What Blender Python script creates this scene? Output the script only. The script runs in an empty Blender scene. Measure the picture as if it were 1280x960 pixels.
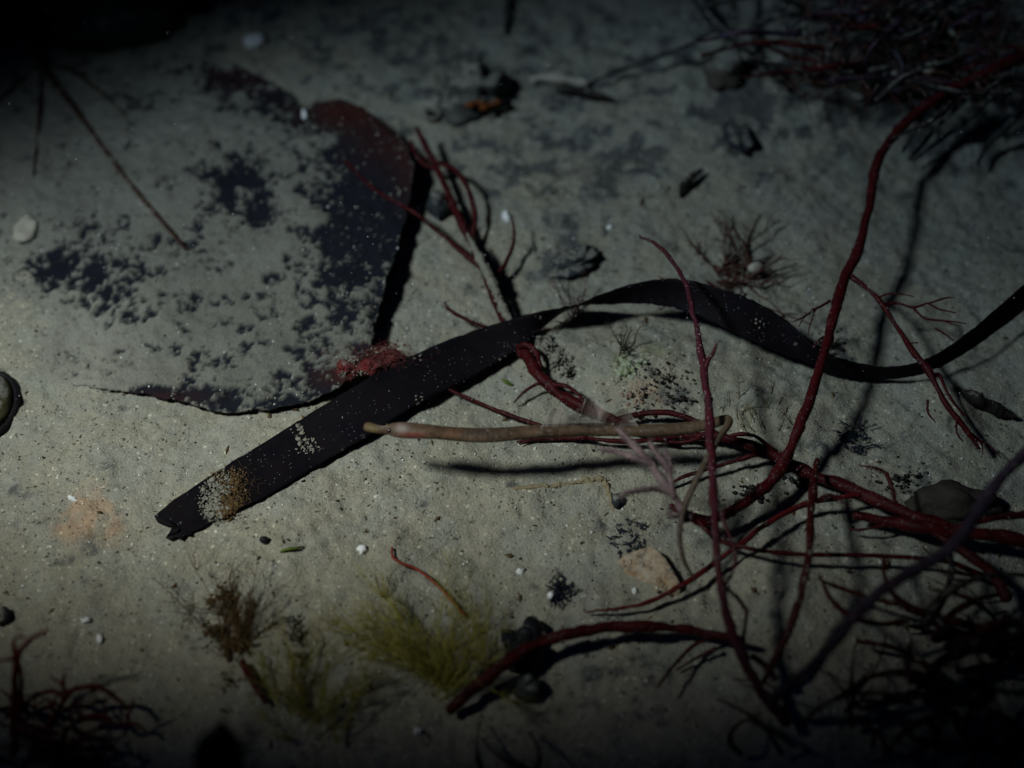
import bpy, math, random
import numpy as np
from mathutils import Vector, Quaternion

# ------------------------------------------------------------------ camera
scene = bpy.context.scene
W0, H0 = 1280.0, 960.0
HFOV = math.radians(42.0)
PITCH = math.radians(50.0)
DIST = 0.37
FPX = (W0 / 2) / math.tan(HFOV / 2)
CAM = np.array([0.0, -DIST * math.cos(PITCH), DIST * math.sin(PITCH)])
FWD = np.array([0.0, math.cos(PITCH), -math.sin(PITCH)])
RIGHT = np.array([1.0, 0.0, 0.0])
UPV = np.array([0.0, math.sin(PITCH), math.cos(PITCH)])

cam_data = bpy.data.cameras.new("camera")
cam = bpy.data.objects.new("camera", cam_data)
scene.collection.objects.link(cam)
cam.location = CAM
cam.rotation_euler = (math.pi / 2 - PITCH, 0, 0)
cam_data.sensor_width = 36.0
cam_data.lens = 18.0 / math.tan(HFOV / 2)
cam_data.clip_start = 0.01
cam_data.clip_end = 50.0
cam_data.dof.use_dof = True
cam_data.dof.focus_distance = 0.350
cam_data.dof.aperture_fstop = 5.6
scene.camera = cam

# ------------------------------------------------------------------ world, sun, dive lamp
world = bpy.data.worlds.new("World")
scene.world = world
world.use_nodes = True
world.cycles.sampling_method = 'NONE'
wn = world.node_tree.nodes
wl = world.node_tree.links
sky = wn.new("ShaderNodeTexSky")
sky.sky_type = 'NISHITA'
sky.sun_disc = False
sky.sun_elevation = math.radians(46)
sky.sun_rotation = math.radians(275)
wn["Background"].inputs["Strength"].default_value = 0.15
wl.new(sky.outputs[0], wn["Background"].inputs[0])

LAMP = np.array([-0.3173, -0.1283, 0.4628])       # hand-held dive lamp, left of the camera housing
AIM = np.array([0.0300, 0.0560, 0.0])
sun_d = bpy.data.lights.new("sun", 'SUN')
sun_d.energy = 0.05
sun_d.angle = math.radians(10)
sun_d.color = (0.75, 0.9, 1.0)
sun = bpy.data.objects.new("sun", sun_d)
scene.collection.objects.link(sun)
sun.rotation_euler = Vector(AIM - LAMP).to_track_quat('-Z', 'Y').to_euler()

spot_d = bpy.data.lights.new("dive_lamp", 'SPOT')
spot_d.energy = 2200.0
spot_d.color = (1.0, 0.487, 0.190)
spot_d.spot_size = 2 * 0.250
spot_d.spot_blend = 0.715
spot_d.shadow_soft_size = 0.036
spot = bpy.data.objects.new("dive_lamp", spot_d)
scene.collection.objects.link(spot)
spot.location = LAMP
spot.scale = (1.0, 1.92, 1.0)                # oval beam
spot.rotation_euler = (Vector(AIM - LAMP).to_track_quat('-Z', 'Y') @ Quaternion((0, 0, 1), -0.369)).to_euler()

vs = scene.view_settings
vs.view_transform = 'Standard'
vs.look = 'None'
vs.exposure = 0.0
vs.gamma = 1.0
vs.use_curve_mapping = False
scene.render.engine = 'CYCLES'
scene.cycles.use_denoising = True
scene.cycles.max_bounces = 8
scene.cycles.transparent_max_bounces = 16

rng = np.random.default_rng(11)
random.seed(5)
LINK = scene.collection.objects.link

# ------------------------------------------------------------------ noise and projection helpers
def _hash(ix, iy, seed):
    h = (ix.astype(np.int64) * 374761393 + iy.astype(np.int64) * 668265263 + seed * 982451653) & 0x7fffffff
    h = ((h ^ (h >> 13)) * 1274126177) & 0x7fffffff
    h = (h ^ (h >> 16)) & 0xffff
    return h / 65535.0

def vnoise(x, y, seed=0):
    x = np.asarray(x, float); y = np.asarray(y, float)
    ix = np.floor(x); iy = np.floor(y)
    fx = x - ix; fy = y - iy
    fx = fx * fx * fx * (fx * (fx * 6 - 15) + 10); fy = fy * fy * fy * (fy * (fy * 6 - 15) + 10)
    a = _hash(ix, iy, seed); b = _hash(ix + 1, iy, seed)
    c = _hash(ix, iy + 1, seed); d = _hash(ix + 1, iy + 1, seed)
    return (a * (1 - fx) + b * fx) * (1 - fy) + (c * (1 - fx) + d * fx) * fy

def fbm(x, y, scale, octv=4, seed=0, gain=0.5):
    s = 0; amp = 1; tot = 0
    for k in range(octv):
        s = s + amp * vnoise(np.asarray(x) * scale * 2 ** k + 17.3 * k, np.asarray(y) * scale * 2 ** k - 9.1 * k, seed + k * 7)
        tot += amp; amp *= gain
    return s / tot

def ray(px, py):
    d = RIGHT * ((px - 640) / FPX) + UPV * ((480 - py) / FPX) + FWD
    return d

def on_plane(px, py, z=0.0):
    d = ray(px, py)
    t = (z - CAM[2]) / d[2]
    return CAM + d * t

def project(x, y, z):
    rx = x - CAM[0]; ry = y - CAM[1]; rz = z - CAM[2]
    dep = ry * FWD[1] + rz * FWD[2]
    return 640 + FPX * rx / dep, 480 - FPX * (ry * UPV[1] + rz * UPV[2]) / dep

# mounds: px, py, radius m, height m
MOUNDS = [(800, 470, .022, .0045), (980, 520, .026, .0035), (700, 440, .012, .003), (1010, 770, .02, .004),
          (110, 640, .02, .0016), (1150, 700, .03, .003), (400, 700, .05, .002), (900, 120, .05, .007),
          (1150, 60, .07, .016), (560, 130, .03, .003), (940, 720, .012, .002), (1190, 500, .015, .003)]
MOUNDS = [(on_plane(a, b)[0], on_plane(a, b)[1], r, h) for a, b, r, h in MOUNDS]

def Hg(x, y):
    z = 0.007 * (fbm(x, y, 14, 3, 3) - .5) + 0.0024 * (fbm(x, y, 75, 3, 9) - .5) + 0.0016 * (fbm(x, y, 330, 3, 21, .6) - .5)
    lump = 0.72 + 0.56 * fbm(x, y, 160, 2, 44)
    for mx, my, r, h in MOUNDS:
        q = ((x - mx) ** 2 + (y - my) ** 2) / (r * r)
        z = z + h * np.exp(-q * 1.6) * lump
    return z

def at(px, py, h=0.0):
    """point on the viewing ray of a pixel that lies h metres above the seabed below it; also metres per pixel there"""
    z = h
    for _ in range(4):
        p = on_plane(px, py, z)
        z = float(Hg(p[0], p[1])) + h
    p = on_plane(px, py, z)
    dep = float(np.dot(p - CAM, FWD))
    return p, dep / FPX

# ------------------------------------------------------------------ materials
def mat(name, c1, c2=None, rough=0.6, nscale=200., bump=0.0, bscale=600., bdist=0.0004, speck=None, spec=0.1,
        sss=0.0, attr=None, alpha=1.0, trans=0.0, patch=None, dust=0.0):
    m = bpy.data.materials.new(name)
    m.use_nodes = True
    nt = m.node_tree; N = nt.nodes; L = nt.links
    b = N["Principled BSDF"]
    b.inputs["Roughness"].default_value = rough
    b.inputs["Specular IOR Level"].default_value = spec
    tc = N.new("ShaderNodeTexCoord")
    co = tc.outputs["Object"]
    nz = N.new("ShaderNodeTexNoise"); nz.inputs["Scale"].default_value = nscale; nz.inputs["Detail"].default_value = 5
    nz.inputs["Roughness"].default_value = .65
    L.new(co, nz.inputs["Vector"])
    rp = N.new("ShaderNodeValToRGB")
    rp.color_ramp.elements[0].position = .32; rp.color_ramp.elements[1].position = .68
    rp.color_ramp.elements[0].color = (*c1, 1)
    rp.color_ramp.elements[1].color = (*(c2 or c1), 1)
    L.new(nz.outputs["Fac"], rp.inputs[0])
    col = rp.outputs[0]
    if attr:
        at_ = N.new("ShaderNodeAttribute"); at_.attribute_name = attr
        mx = N.new("ShaderNodeMix"); mx.data_type = 'RGBA'; mx.blend_type = 'MULTIPLY'; mx.inputs[0].default_value = 1
        L.new(col, mx.inputs[6]); L.new(at_.outputs["Color"], mx.inputs[7]); col = mx.outputs[2]
    if patch:      # (colour, scale, threshold)
        n2 = N.new("ShaderNodeTexNoise"); n2.inputs["Scale"].default_value = patch[1]; n2.inputs["Detail"].default_value = 6
        n2.inputs["Roughness"].default_value = .7
        L.new(co, n2.inputs["Vector"])
        r2 = N.new("ShaderNodeValToRGB"); r2.color_ramp.elements[0].position = patch[2]; r2.color_ramp.elements[1].position = patch[2] + .06
        L.new(n2.outputs["Fac"], r2.inputs[0])
        mx = N.new("ShaderNodeMix"); mx.data_type = 'RGBA'
        L.new(r2.outputs[0], mx.inputs[0]); L.new(col, mx.inputs[6]); mx.inputs[7].default_value = (*patch[0], 1); col = mx.outputs[2]
    if speck:      # (colour, scale, radius 0..1, share)
        v = N.new("ShaderNodeTexVoronoi"); v.inputs["Scale"].default_value = speck[1]
        L.new(co, v.inputs["Vector"])
        lt = N.new("ShaderNodeMath"); lt.operation = 'LESS_THAN'; L.new(v.outputs["Distance"], lt.inputs[0]); lt.inputs[1].default_value = speck[2]
        sep = N.new("ShaderNodeSeparateColor"); L.new(v.outputs["Color"], sep.inputs[0])
        l2 = N.new("ShaderNodeMath"); l2.operation = 'LESS_THAN'; L.new(sep.outputs[0], l2.inputs[0]); l2.inputs[1].default_value = speck[3]
        mu = N.new("ShaderNodeMath"); mu.operation = 'MULTIPLY'; L.new(lt.outputs[0], mu.inputs[0]); L.new(l2.outputs[0], mu.inputs[1])
        mx = N.new("ShaderNodeMix"); mx.data_type = 'RGBA'
        L.new(mu.outputs[0], mx.inputs[0]); L.new(col, mx.inputs[6]); mx.inputs[7].default_value = (*speck[0], 1); col = mx.outputs[2]
    if dust:       # silt that has settled on upward faces
        ge = N.new("ShaderNodeNewGeometry"); sx = N.new("ShaderNodeSeparateXYZ"); L.new(ge.outputs["Normal"], sx.inputs[0])
        n4 = N.new("ShaderNodeTexNoise"); n4.inputs["Scale"].default_value = 420; n4.inputs["Detail"].default_value = 6; n4.inputs["Roughness"].default_value = .75
        L.new(co, n4.inputs["Vector"])
        ma = N.new("ShaderNodeMath"); ma.operation = 'MULTIPLY_ADD'; L.new(sx.outputs[2], ma.inputs[0]); ma.inputs[1].default_value = .42; L.new(n4.outputs["Fac"], ma.inputs[2])
        r4 = N.new("ShaderNodeValToRGB"); r4.color_ramp.elements[0].position = .98 - dust * .35; r4.color_ramp.elements[1].position = 1.1 - dust * .35
        L.new(ma.outputs[0], r4.inputs[0])
        mx = N.new("ShaderNodeMix"); mx.data_type = 'RGBA'
        L.new(r4.outputs[0], mx.inputs[0]); L.new(col, mx.inputs[6]); mx.inputs[7].default_value = (.2, .195, .17, 1); col = mx.outputs[2]
    L.new(col, b.inputs["Base Color"])
    if sss:
        b.inputs["Subsurface Weight"].default_value = sss
        b.inputs["Subsurface Radius"].default_value = (0.002, 0.0008, 0.0005)
        b.inputs["Subsurface Scale"].default_value = 1.0
    if trans:
        b.inputs["Transmission Weight"].default_value = trans
    if alpha < 1:
        b.inputs["Alpha"].default_value = alpha
    if bump:
        nb = N.new("ShaderNodeTexNoise"); nb.inputs["Scale"].default_value = bscale; nb.inputs["Detail"].default_value = 6
        nb.inputs["Roughness"].default_value = .65
        L.new(co, nb.inputs["Vector"])
        bp = N.new("ShaderNodeBump"); bp.inputs["Strength"].default_value = bump; bp.inputs["Distance"].default_value = bdist
        L.new(nb.outputs["Fac"], bp.inputs["Height"]); L.new(bp.outputs[0], b.inputs["Normal"])
    return m

def sand_material():
    m = bpy.data.materials.new("silty_sand")
    m.use_nodes = True
    nt = m.node_tree; N = nt.nodes; L = nt.links
    b = N["Principled BSDF"]
    b.inputs["Roughness"].default_value = .9
    b.inputs["Specular IOR Level"].default_value = .15
    co = N.new("ShaderNodeTexCoord").outputs["Object"]
    a = N.new("ShaderNodeAttribute"); a.attribute_name = "tint"
    col = a.outputs["Color"]
    def mul(fac):
        nonlocal col
        mx = N.new("ShaderNodeMix"); mx.data_type = 'RGBA'; mx.blend_type = 'MULTIPLY'; mx.inputs[0].default_value = 1
        L.new(col, mx.inputs[6]); L.new(fac, mx.inputs[7]); col = mx.outputs[2]
    # grains of different colour
    for sc, stops in ((1500, ((0, .3), (.014, .42), (.03, .96), (.9, 1.03), (.975, 1.08), (1, 1.9))),
                      (3000, ((0, .5), (.03, .7), (.07, .97), (.93, 1.04), (1, 1.4)))):
        # warp the lookup so that grains are not neat cells
        v = N.new("ShaderNodeTexVoronoi"); v.inputs["Scale"].default_value = sc
        L.new(co, v.inputs["Vector"])
        sp = N.new("ShaderNodeSeparateColor"); L.new(v.outputs["Color"], sp.inputs[0])
        r = N.new("ShaderNodeValToRGB")
        els = r.color_ramp.elements
        els[0].position = 0; els[0].color = (stops[0][1],) * 3 + (1,)
        els[1].position = 1; els[1].color = (stops[-1][1],) * 3 + (1,)
        for p_, v_ in stops[1:-1]:
            e = els.new(p_); e.color = (v_,) * 3 + (1,)
        L.new(sp.outputs[0], r.inputs[0])
        mul(r.outputs[0])
    n = N.new("ShaderNodeTexNoise"); n.inputs["Scale"].default_value = 420; n.inputs["Detail"].default_value = 6; n.inputs["Roughness"].default_value = .7
    L.new(co, n.inputs["Vector"])
    r = N.new("ShaderNodeValToRGB")
    r.color_ramp.elements[0].position = .3; r.color_ramp.elements[0].color = (.84, .85, .88, 1)
    r.color_ramp.elements[1].position = .66; r.color_ramp.elements[1].color = (1.07, 1.06, 1.04, 1)
    L.new(n.outputs["Fac"], r.inputs[0]); mul(r.outputs[0])
    L.new(col, b.inputs["Base Color"])
    n1 = N.new("ShaderNodeTexNoise"); n1.inputs["Scale"].default_value = 900; n1.inputs["Detail"].default_value = 5; n1.inputs["Roughness"].default_value = .7
    L.new(co, n1.inputs["Vector"])
    v1 = N.new("ShaderNodeTexVoronoi"); v1.inputs["Scale"].default_value = 1500
    L.new(co, v1.inputs["Vector"])
    ad = N.new("ShaderNodeMath"); ad.operation = 'MULTIPLY_ADD'
    L.new(v1.outputs["Distance"], ad.inputs[0]); ad.inputs[1].default_value = -.55; L.new(n1.outputs["Fac"], ad.inputs[2])
    bp = N.new("ShaderNodeBump"); bp.inputs["Strength"].default_value = .5; bp.inputs["Distance"].default_value = .0008
    L.new(ad.outputs[0], bp.inputs["Height"]); L.new(bp.outputs[0], b.inputs["Normal"])
    return m

M = {}
M['sand'] = sand_material()
WHT = (.62, .62, .66)
M['red'] = mat("red_alga_flesh", (.060, .0052, .0058), (.028, .003, .005), rough=.5, nscale=260, bump=.45, bscale=900, speck=((.2, .16, .18), 2600, .3, .09), sss=.06, patch=((.14, .10, .11), 700, .7))
M['red_thin'] = mat("red_alga_thin", (.105, .009, .009), (.055, .006, .007), rough=.5, nscale=300, speck=((.28, .2, .2), 2200, .25, .05), sss=.12, dust=.0)
M['purple'] = mat("purple_red_alga_flesh", (.056, .0075, .012), (.040, .013, .021), rough=.5, nscale=240, bump=.3, speck=((.24, .2, .25), 1700, .3, .14), sss=.05, patch=((.16, .11, .13), 600, .64))
M['bluered'] = mat("bluish_red_alga_flesh", (.040, .019, .030), (.034, .034, .055), rough=.5, nscale=200, bump=.3, speck=((.22, .22, .26), 1500, .3, .1))
M['darkred'] = mat("dark_red_alga_flesh", (.05, .006, .006), (.025, .004, .005), rough=.5, nscale=260, bump=.3, speck=((.22, .18, .18), 1800, .25, .05), dust=.04)
M['lilac'] = mat("lilac_silty_alga", (.12, .072, .085), (.20, .155, .165), rough=.8, nscale=350, bump=.5, bscale=900, sss=.1)
M['fluff'] = mat("lilac_fluff", (.26, .22, .23), (.19, .15, .16), rough=.9, nscale=400, alpha=.5)
M['orange'] = mat("orange_red_thread", (.26, .035, .018), (.17, .035, .022), rough=.5, nscale=200)
M['blade'] = mat("dark_seagrass", (.004, .0038, .0065), (.0085, .0062, .0075), rough=.6, nscale=120, bump=.25, bscale=500, speck=((.20, .20, .25), 1500, .16, .09), spec=.04)
M['tubegrey'] = mat("sand_coated_tube", (.25, .24, .20), (.15, .145, .12), rough=.9, nscale=500, bump=.8, bscale=900, bdist=.0006)
M['ochre'] = mat("ochre_film_tube", (.27, .215, .13), (.22, .18, .115), rough=.9, nscale=400, bump=.4)
M['vein'] = mat("leaf_vein", (.035, .017, .014), (.055, .03, .022), rough=.6, nscale=300, bump=.3, patch=((.17, .16, .13), 260, .56))
M['stone_dark'] = mat("dark_blue_stone", (.028, .036, .046), (.055, .06, .06), rough=.8, nscale=120, bump=.7, bscale=300, bdist=.001, patch=((.16, .155, .13), 130, .6), dust=0.35)
M['stone_black'] = mat("black_smooth_shell", (.008, .009, .013), (.016, .016, .018), rough=.4, nscale=150, bump=.2)
M['stone_sponge'] = mat("stone_with_orange_sponge", (.05, .052, .05), (.10, .10, .09), rough=.9, nscale=160, bump=.7, bscale=400, dust=0.60)
M['sponge'] = mat("orange_sponge", (.20, .06, .016), (.13, .05, .02), rough=.9, nscale=500, bump=.8, bscale=900)
M['stone_pale'] = mat("pale_orange_stone", (.50, .45, .37), (.36, .21, .10), rough=.8, nscale=420, bump=1.0, bscale=700, bdist=.0008, patch=((.22, .20, .165), 300, .64), dust=0.15)
M['stone_grey'] = mat("grey_brown_pebble", (.085, .075, .06), (.11, .095, .08), rough=.8, nscale=140, bump=.6, dust=0.70)
M['stone_brown'] = mat("dim_brown_pebble", (.036, .030, .026), (.055, .047, .04), rough=.9, nscale=260, bump=.7, bscale=500, bdist=.0008)
M['slate'] = mat("blue_black_flake", (.020, .026, .036), (.05, .055, .058), rough=.7, nscale=220, bump=.6, dust=0.50)
M['olive'] = mat("olive_shell", (.055, .05, .022), (.10, .09, .05), rough=.6, nscale=240, bump=.5, dust=0.60)
M['rim'] = mat("shell_shade", (.008, .008, .010), (.014, .012, .012), rough=.5, nscale=240)  # near-black colour painted for the shadow round the olive shell
M['white'] = mat("white_shell", (.82, .83, .84), (.66, .66, .66), rough=.45, nscale=500, bump=.2)
M['cream'] = mat("cream_shell", (.46, .43, .36), (.34, .31, .26), rough=.6, nscale=400, bump=.3)
M['green'] = mat("olive_green_alga", (.31, .29, .055), (.38, .34, .085), rough=.7, nscale=200, alpha=.6)
M['green_dark'] = mat("dark_green_alga", (.03, .04, .022), (.05, .055, .03), rough=.7, nscale=200)
M['green_bright'] = mat("bright_green_alga", (.12, .16, .03), (.08, .12, .02), rough=.7, nscale=400)
M['brown'] = mat("brown_debris", (.12, .075, .032), (.075, .05, .026), rough=.9, nscale=300, bump=.6)
M['brownred'] = mat("brown_red_alga", (.085, .03, .022), (.05, .02, .017), rough=.6, nscale=300, speck=((.35, .3, .28), 900, .3, .1), dust=0.30)
M['bluefuzz'] = mat("blue_black_fuzz", (.012, .018, .035), (.024, .03, .045), rough=.8, nscale=300)
M['black'] = mat("black_debris", (.012, .010, .010), (.025, .02, .018), rough=.8, nscale=300, bump=.6, dust=0.25)
M['dark_tangle'] = mat("dark_silty_alga", (.016, .018, .02), (.035, .035, .032), rough=.8, nscale=220, bump=.5, patch=((.10, .10, .085), 200, .62), dust=0.35)
M['coral'] = mat("pink_red_crust", (.15, .016, .017), (.11, .05, .05), rough=.85, nscale=240, bump=.8, bscale=600, bdist=.001, patch=((.22, .18, .16), 330, .58))
M['redfuzz'] = mat("red_fuzz", (.26, .05, .05), (.2, .09, .085), rough=.9, nscale=300, alpha=.6)
M['fleck'] = mat("blue_white_fleck", (.36, .38, .46), (.2, .22, .3), rough=.8, nscale=600)
M['stemfleck'] = mat("dull_pink_fleck", (.15, .11, .115), (.085, .055, .06), rough=.9, nscale=900)
M['crust'] = mat("white_green_crust", (.20, .24, .11), (.44, .45, .38), rough=.9, nscale=500, bump=.8, bscale=800)
M['pinkstone'] = mat("pink_stone", (.30, .17, .12), (.24, .19, .15), rough=.9, nscale=500, bump=.6)
M['silt'] = mat("pale_silt", (.28, .265, .22), (.20, .19, .16), rough=.95, nscale=600, bump=.8, bscale=1200)
M['fish'] = mat("pipefish_skin", (1, 1, 1), (.82, .8, .78), rough=.5, nscale=900, bump=.5, bscale=1500, attr="tint", sss=.06, spec=.2, alpha=.9)
M['eye'] = mat("fish_eye", (.03, .010, .018), (.018, .008, .016), rough=.2, spec=.5)
M['pupil'] = mat("fish_pupil", (.004, .004, .005), rough=.1, spec=.5)
M['fin'] = mat("clear_fin", (.46, .42, .40), (.40, .35, .33), rough=.5, alpha=.30)
M['ray'] = mat("fin_ray", (.42, .30, .24), rough=.4, alpha=.5)

# ------------------------------------------------------------------ mesh helpers
def new_mesh(name, V, F, material, smooth=True):
    me = bpy.data.meshes.new(name)
    V = np.asarray(V, np.float32)
    F = np.asarray(F, np.int32)
    nf = len(F); k = F.shape[1]
    me.vertices.add(len(V)); me.vertices.foreach_set("co", V.ravel())
    me.loops.add(nf * k); me.loops.foreach_set("vertex_index", F.ravel())
    me.polygons.add(nf)
    me.polygons.foreach_set("loop_start", np.arange(0, nf * k, k, dtype=np.int32))
    me.update(calc_edges=True)
    me.validate()
    if smooth:
        me.polygons.foreach_set("use_smooth", np.ones(len(me.polygons), dtype=bool))
    me.materials.append(material)
    return me

def obj(name, me, parent=None):
    o = bpy.data.objects.new(name, me)
    LINK(o)
    if parent is not None:
        o.parent = parent
        o.matrix_parent_inverse = parent.matrix_basis.inverted()
    return o

def tag(o, label, cat, group=None):
    o["label"] = label; o["category"] = cat
    if group: o["group"] = group
    return o

def thing(name, label, cat, loc, group=None):
    e = bpy.data.objects.new(name, None)
    e.empty_display_size = 0.005
    LINK(e)
    e.location = [float(c) for c in loc]
    return tag(e, label, cat, group)

def catmull(P, n):
    P = np.asarray(P, float)
    Q = np.vstack([2 * P[0] - P[1], P, 2 * P[-1] - P[-2]])
    out = []
    for i in range(1, len(Q) - 2):
        t = np.linspace(0, 1, n, endpoint=False)[:, None]
        a, b, c, d = Q[i - 1], Q[i], Q[i + 1], Q[i + 2]
        out.append(.5 * ((2 * b) + (-a + c) * t + (2 * a - 5 * b + 4 * c - d) * t ** 2 + (-a + 3 * b - 3 * c + d) * t ** 3))
    out.append(P[-1:])
    return np.vstack(out)

def tube_geo(C, R, sides=10, knob=0.0, up=(0, 0, 1)):
    """C (n,3) centre line, R (n,) or (n,2) radii -> triangles"""
    C = np.asarray(C, float); n = len(C)
    R = np.asarray(R, float)
    if R.ndim == 1: R = np.stack([R, R], 1)
    T = np.gradient(C, axis=0)
    T /= np.linalg.norm(T, axis=1)[:, None] + 1e-12
    u = np.asarray(up, float)
    u = u - T[0] * np.dot(u, T[0])
    if np.linalg.norm(u) < 1e-4: u = np.array([0, 1, .1]); u = u - T[0] * np.dot(u, T[0])
    u /= np.linalg.norm(u)
    Us = [u]
    for i in range(1, n):
        u = u - T[i] * np.dot(u, T[i]); u /= np.linalg.norm(u) + 1e-12
        Us.append(u)
    U = np.array(Us); B = np.cross(T, U)
    a = np.linspace(0, 2 * np.pi, sides, endpoint=False)
    k = np.ones((n, sides))
    if knob:
        s = np.concatenate([[0], np.cumsum(np.linalg.norm(np.diff(C, axis=0), axis=1))])
        sd = int(rng.integers(1, 9999))
        k += knob * (vnoise(s[:, None] / (R[:, :1] * 2.2 + 1e-6) + 0 * a[None], 1.3 * np.cos(a)[None] + 1.3 * np.sin(a)[None] + 5, sd) * 2 - 1)
    if knob > .08:
        k += knob * .5 * (vnoise(s[:, None] / (R[:, :1] * .8 + 1e-6) + 0 * a[None], 2.1 * np.cos(a)[None] - 1.7 * np.sin(a)[None] + 9, sd + 5) * 2 - 1)
    V = C[:, None, :] + (np.cos(a)[None, :, None] * U[:, None, :] * (R[:, 0:1] * k)[:, :, None] + np.sin(a)[None, :, None] * B[:, None, :] * (R[:, 1:2] * k)[:, :, None])
    V = V.reshape(-1, 3)
    i = np.arange(n - 1)[:, None] * sides; j = np.arange(sides)[None]; j2 = (j + 1) % sides
    q = np.stack([i + j, i + j2, i + sides + j2, i + sides + j], -1).reshape(-1, 4)
    F = np.vstack([q[:, [0, 1, 2]], q[:, [0, 2, 3]]])
    c0 = len(V); V = np.vstack([V, C[:1] - T[:1] * R[0, 0] * .5, C[-1:] + T[-1:] * R[-1, 0] * .5])
    jj = np.arange(sides); jn = (jj + 1) % sides
    F = np.vstack([F, np.stack([jn, jj, np.full(sides, c0)], 1),
                   np.stack([(n - 1) * sides + jj, (n - 1) * sides + jn, np.full(sides, c0 + 1)], 1)])
    return V, F

def pxline(spec):
    """[(px,py,h,r_px)] -> 3-D points and radii"""
    pts = []; rad = []
    for px, py, h, r in spec:
        p, mpp = at(px, py, h)
        pts.append(p); rad.append(r * mpp)
    return np.array(pts), np.array(rad)

def tube_part(name, spec, material, parent, n=8, sides=10, knob=.10, wob=0.0):
    P, R = pxline(spec)
    X = catmull(np.column_stack([P, R]), n)
    C = X[:, :3]; r = np.maximum(X[:, 3], 2e-5)
    if knob >= .1:
        r = r * (.84 + .34 * vnoise(np.arange(len(r)) * .22, np.zeros(len(r)), int(rng.integers(1, 9999))))
    if wob:
        sd = int(rng.integers(1, 9999)); s = np.arange(len(C)) * .35
        for k in range(3):
            C[:, k] += wob * (vnoise(s, s * 0 + k * 3.7, sd) - .5) * 2
    V, F = tube_geo(C, r, sides, knob)
    me = new_mesh(name, V, F, material)
    return obj(name, me, parent), C, r

def ico(sub):
    import bmesh
    bm = bmesh.new(); bmesh.ops.create_icosphere(bm, subdivisions=sub, radius=1)
    bm.verts.ensure_lookup_table()
    V = np.array([v.co[:] for v in bm.verts]); F = np.array([[v.index for v in f.verts] for f in bm.faces]); bm.free()
    return V, F
ICO = {k: ico(k) for k in (1, 2, 3, 4)}

def rot_z(V, a):
    c, s = math.cos(a), math.sin(a)
    return np.column_stack([V[:, 0] * c - V[:, 1] * s, V[:, 0] * s + V[:, 1] * c, V[:, 2]])

def blob_geo(center, rx, ry, rz, rough=.25, sub=3, seed=1, rot=0.0, freq=1.6, flat=1.0):
    V, F = ICO[sub]
    V = V.copy()
    f = 1 + rough * ((fbm(V[:, 0] * freq + 5, V[:, 1] * freq + V[:, 2] * freq * 1.7 + 3, 1, 3, seed) - .5) * 2)
    V = V * f[:, None]
    if flat != 1.0:
        V[:, 2] = np.sign(V[:, 2]) * np.abs(V[:, 2]) ** flat
    V = V * np.array([rx, ry, rz])
    V = rot_z(V, rot)
    return V + np.asarray(center), F

def blob(name, px, py, rxp, ryp, rz, material, parent=None, sink=.35, **kw):
    """stone-like lump resting on the seabed; rxp, ryp are half sizes in pixels seen from the photograph"""
    p, mpp = at(px, py, rz * .3)
    g = float(Hg(p[0], p[1]))
    c = np.array([p[0], p[1], g + rz * (1 - 2 * sink)])
    V, F = blob_geo(c, rxp * mpp, ryp * mpp / math.sin(PITCH), rz, **kw)
    o = obj(name, new_mesh(name, V, F, material), parent)
    return o

def merged(name, geos, material, parent=None, smooth=True):
    Vs = []; Fs = []; off = 0
    for V, F in geos:
        Vs.append(V); Fs.append(F + off); off += len(V)
    return obj(name, new_mesh(name, np.vstack(Vs), np.vstack(Fs), material, smooth), parent)

def color_attr(me, C, name="tint"):
    a = me.color_attributes.new(name, 'FLOAT_COLOR', 'POINT')
    C = np.column_stack([C, np.ones(len(C))]).astype(np.float32)
    a.data.foreach_set("color", C.ravel())

# ================================================================== SEABED
def axis(a, b, step, far, ratio=1.18):
    core = np.arange(a, b + step * .5, step)
    lo = []; x = a; s = step
    while x > -far: s *= ratio; x -= s; lo.append(x)
    hi = []; x = b; s = step
    while x < far: s *= ratio; x += s; hi.append(x)
    return np.concatenate([lo[::-1], core, hi])

gx = axis(-.215, .215, .00075, 12.0)
gy = axis(-.145, .245, .00075, 12.0)
GX, GY = np.meshgrid(gx, gy)
GZ = Hg(GX, GY)
GZ = np.where((np.abs(GX) > 1.5) | (np.abs(GY) > 1.5), 0.0, GZ)
nx, ny = len(gx), len(gy)
V = np.column_stack([GX.ravel(), GY.ravel(), GZ.ravel()])
I = (np.arange(ny - 1)[:, None] * nx + np.arange(nx - 1)[None]).ravel()
F = np.column_stack([I, I + 1, I + nx + 1, I + nx])
me = new_mesh("seabed", V, F, M['sand'])
base = np.array([.302, .285, .230])
x, y = V[:, 0], V[:, 1]
PXg, PYg = project(x, y, V[:, 2] * 0)
tone = .88 + .24 * fbm(x, y, 110, 5, 31, .62)
hue = np.clip((fbm(x, y, 120, 4, 33) - .42) * 4, 0, 1)[:, None]
col = base[None] * tone[:, None] * (np.array([1.01, 1.0, .97])[None] * (1 - hue) + np.array([.97, 1.0, 1.04])[None] * hue)

def wsum(pts):
    w = np.zeros(len(x))
    for px, py, rp, s in pts:
        p, mpp = at(px, py)
        w += s * np.exp(-(((x - p[0]) / (rp * mpp)) ** 2 + ((y - p[1]) / (rp * mpp * 1.25)) ** 2))
    return w
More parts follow.
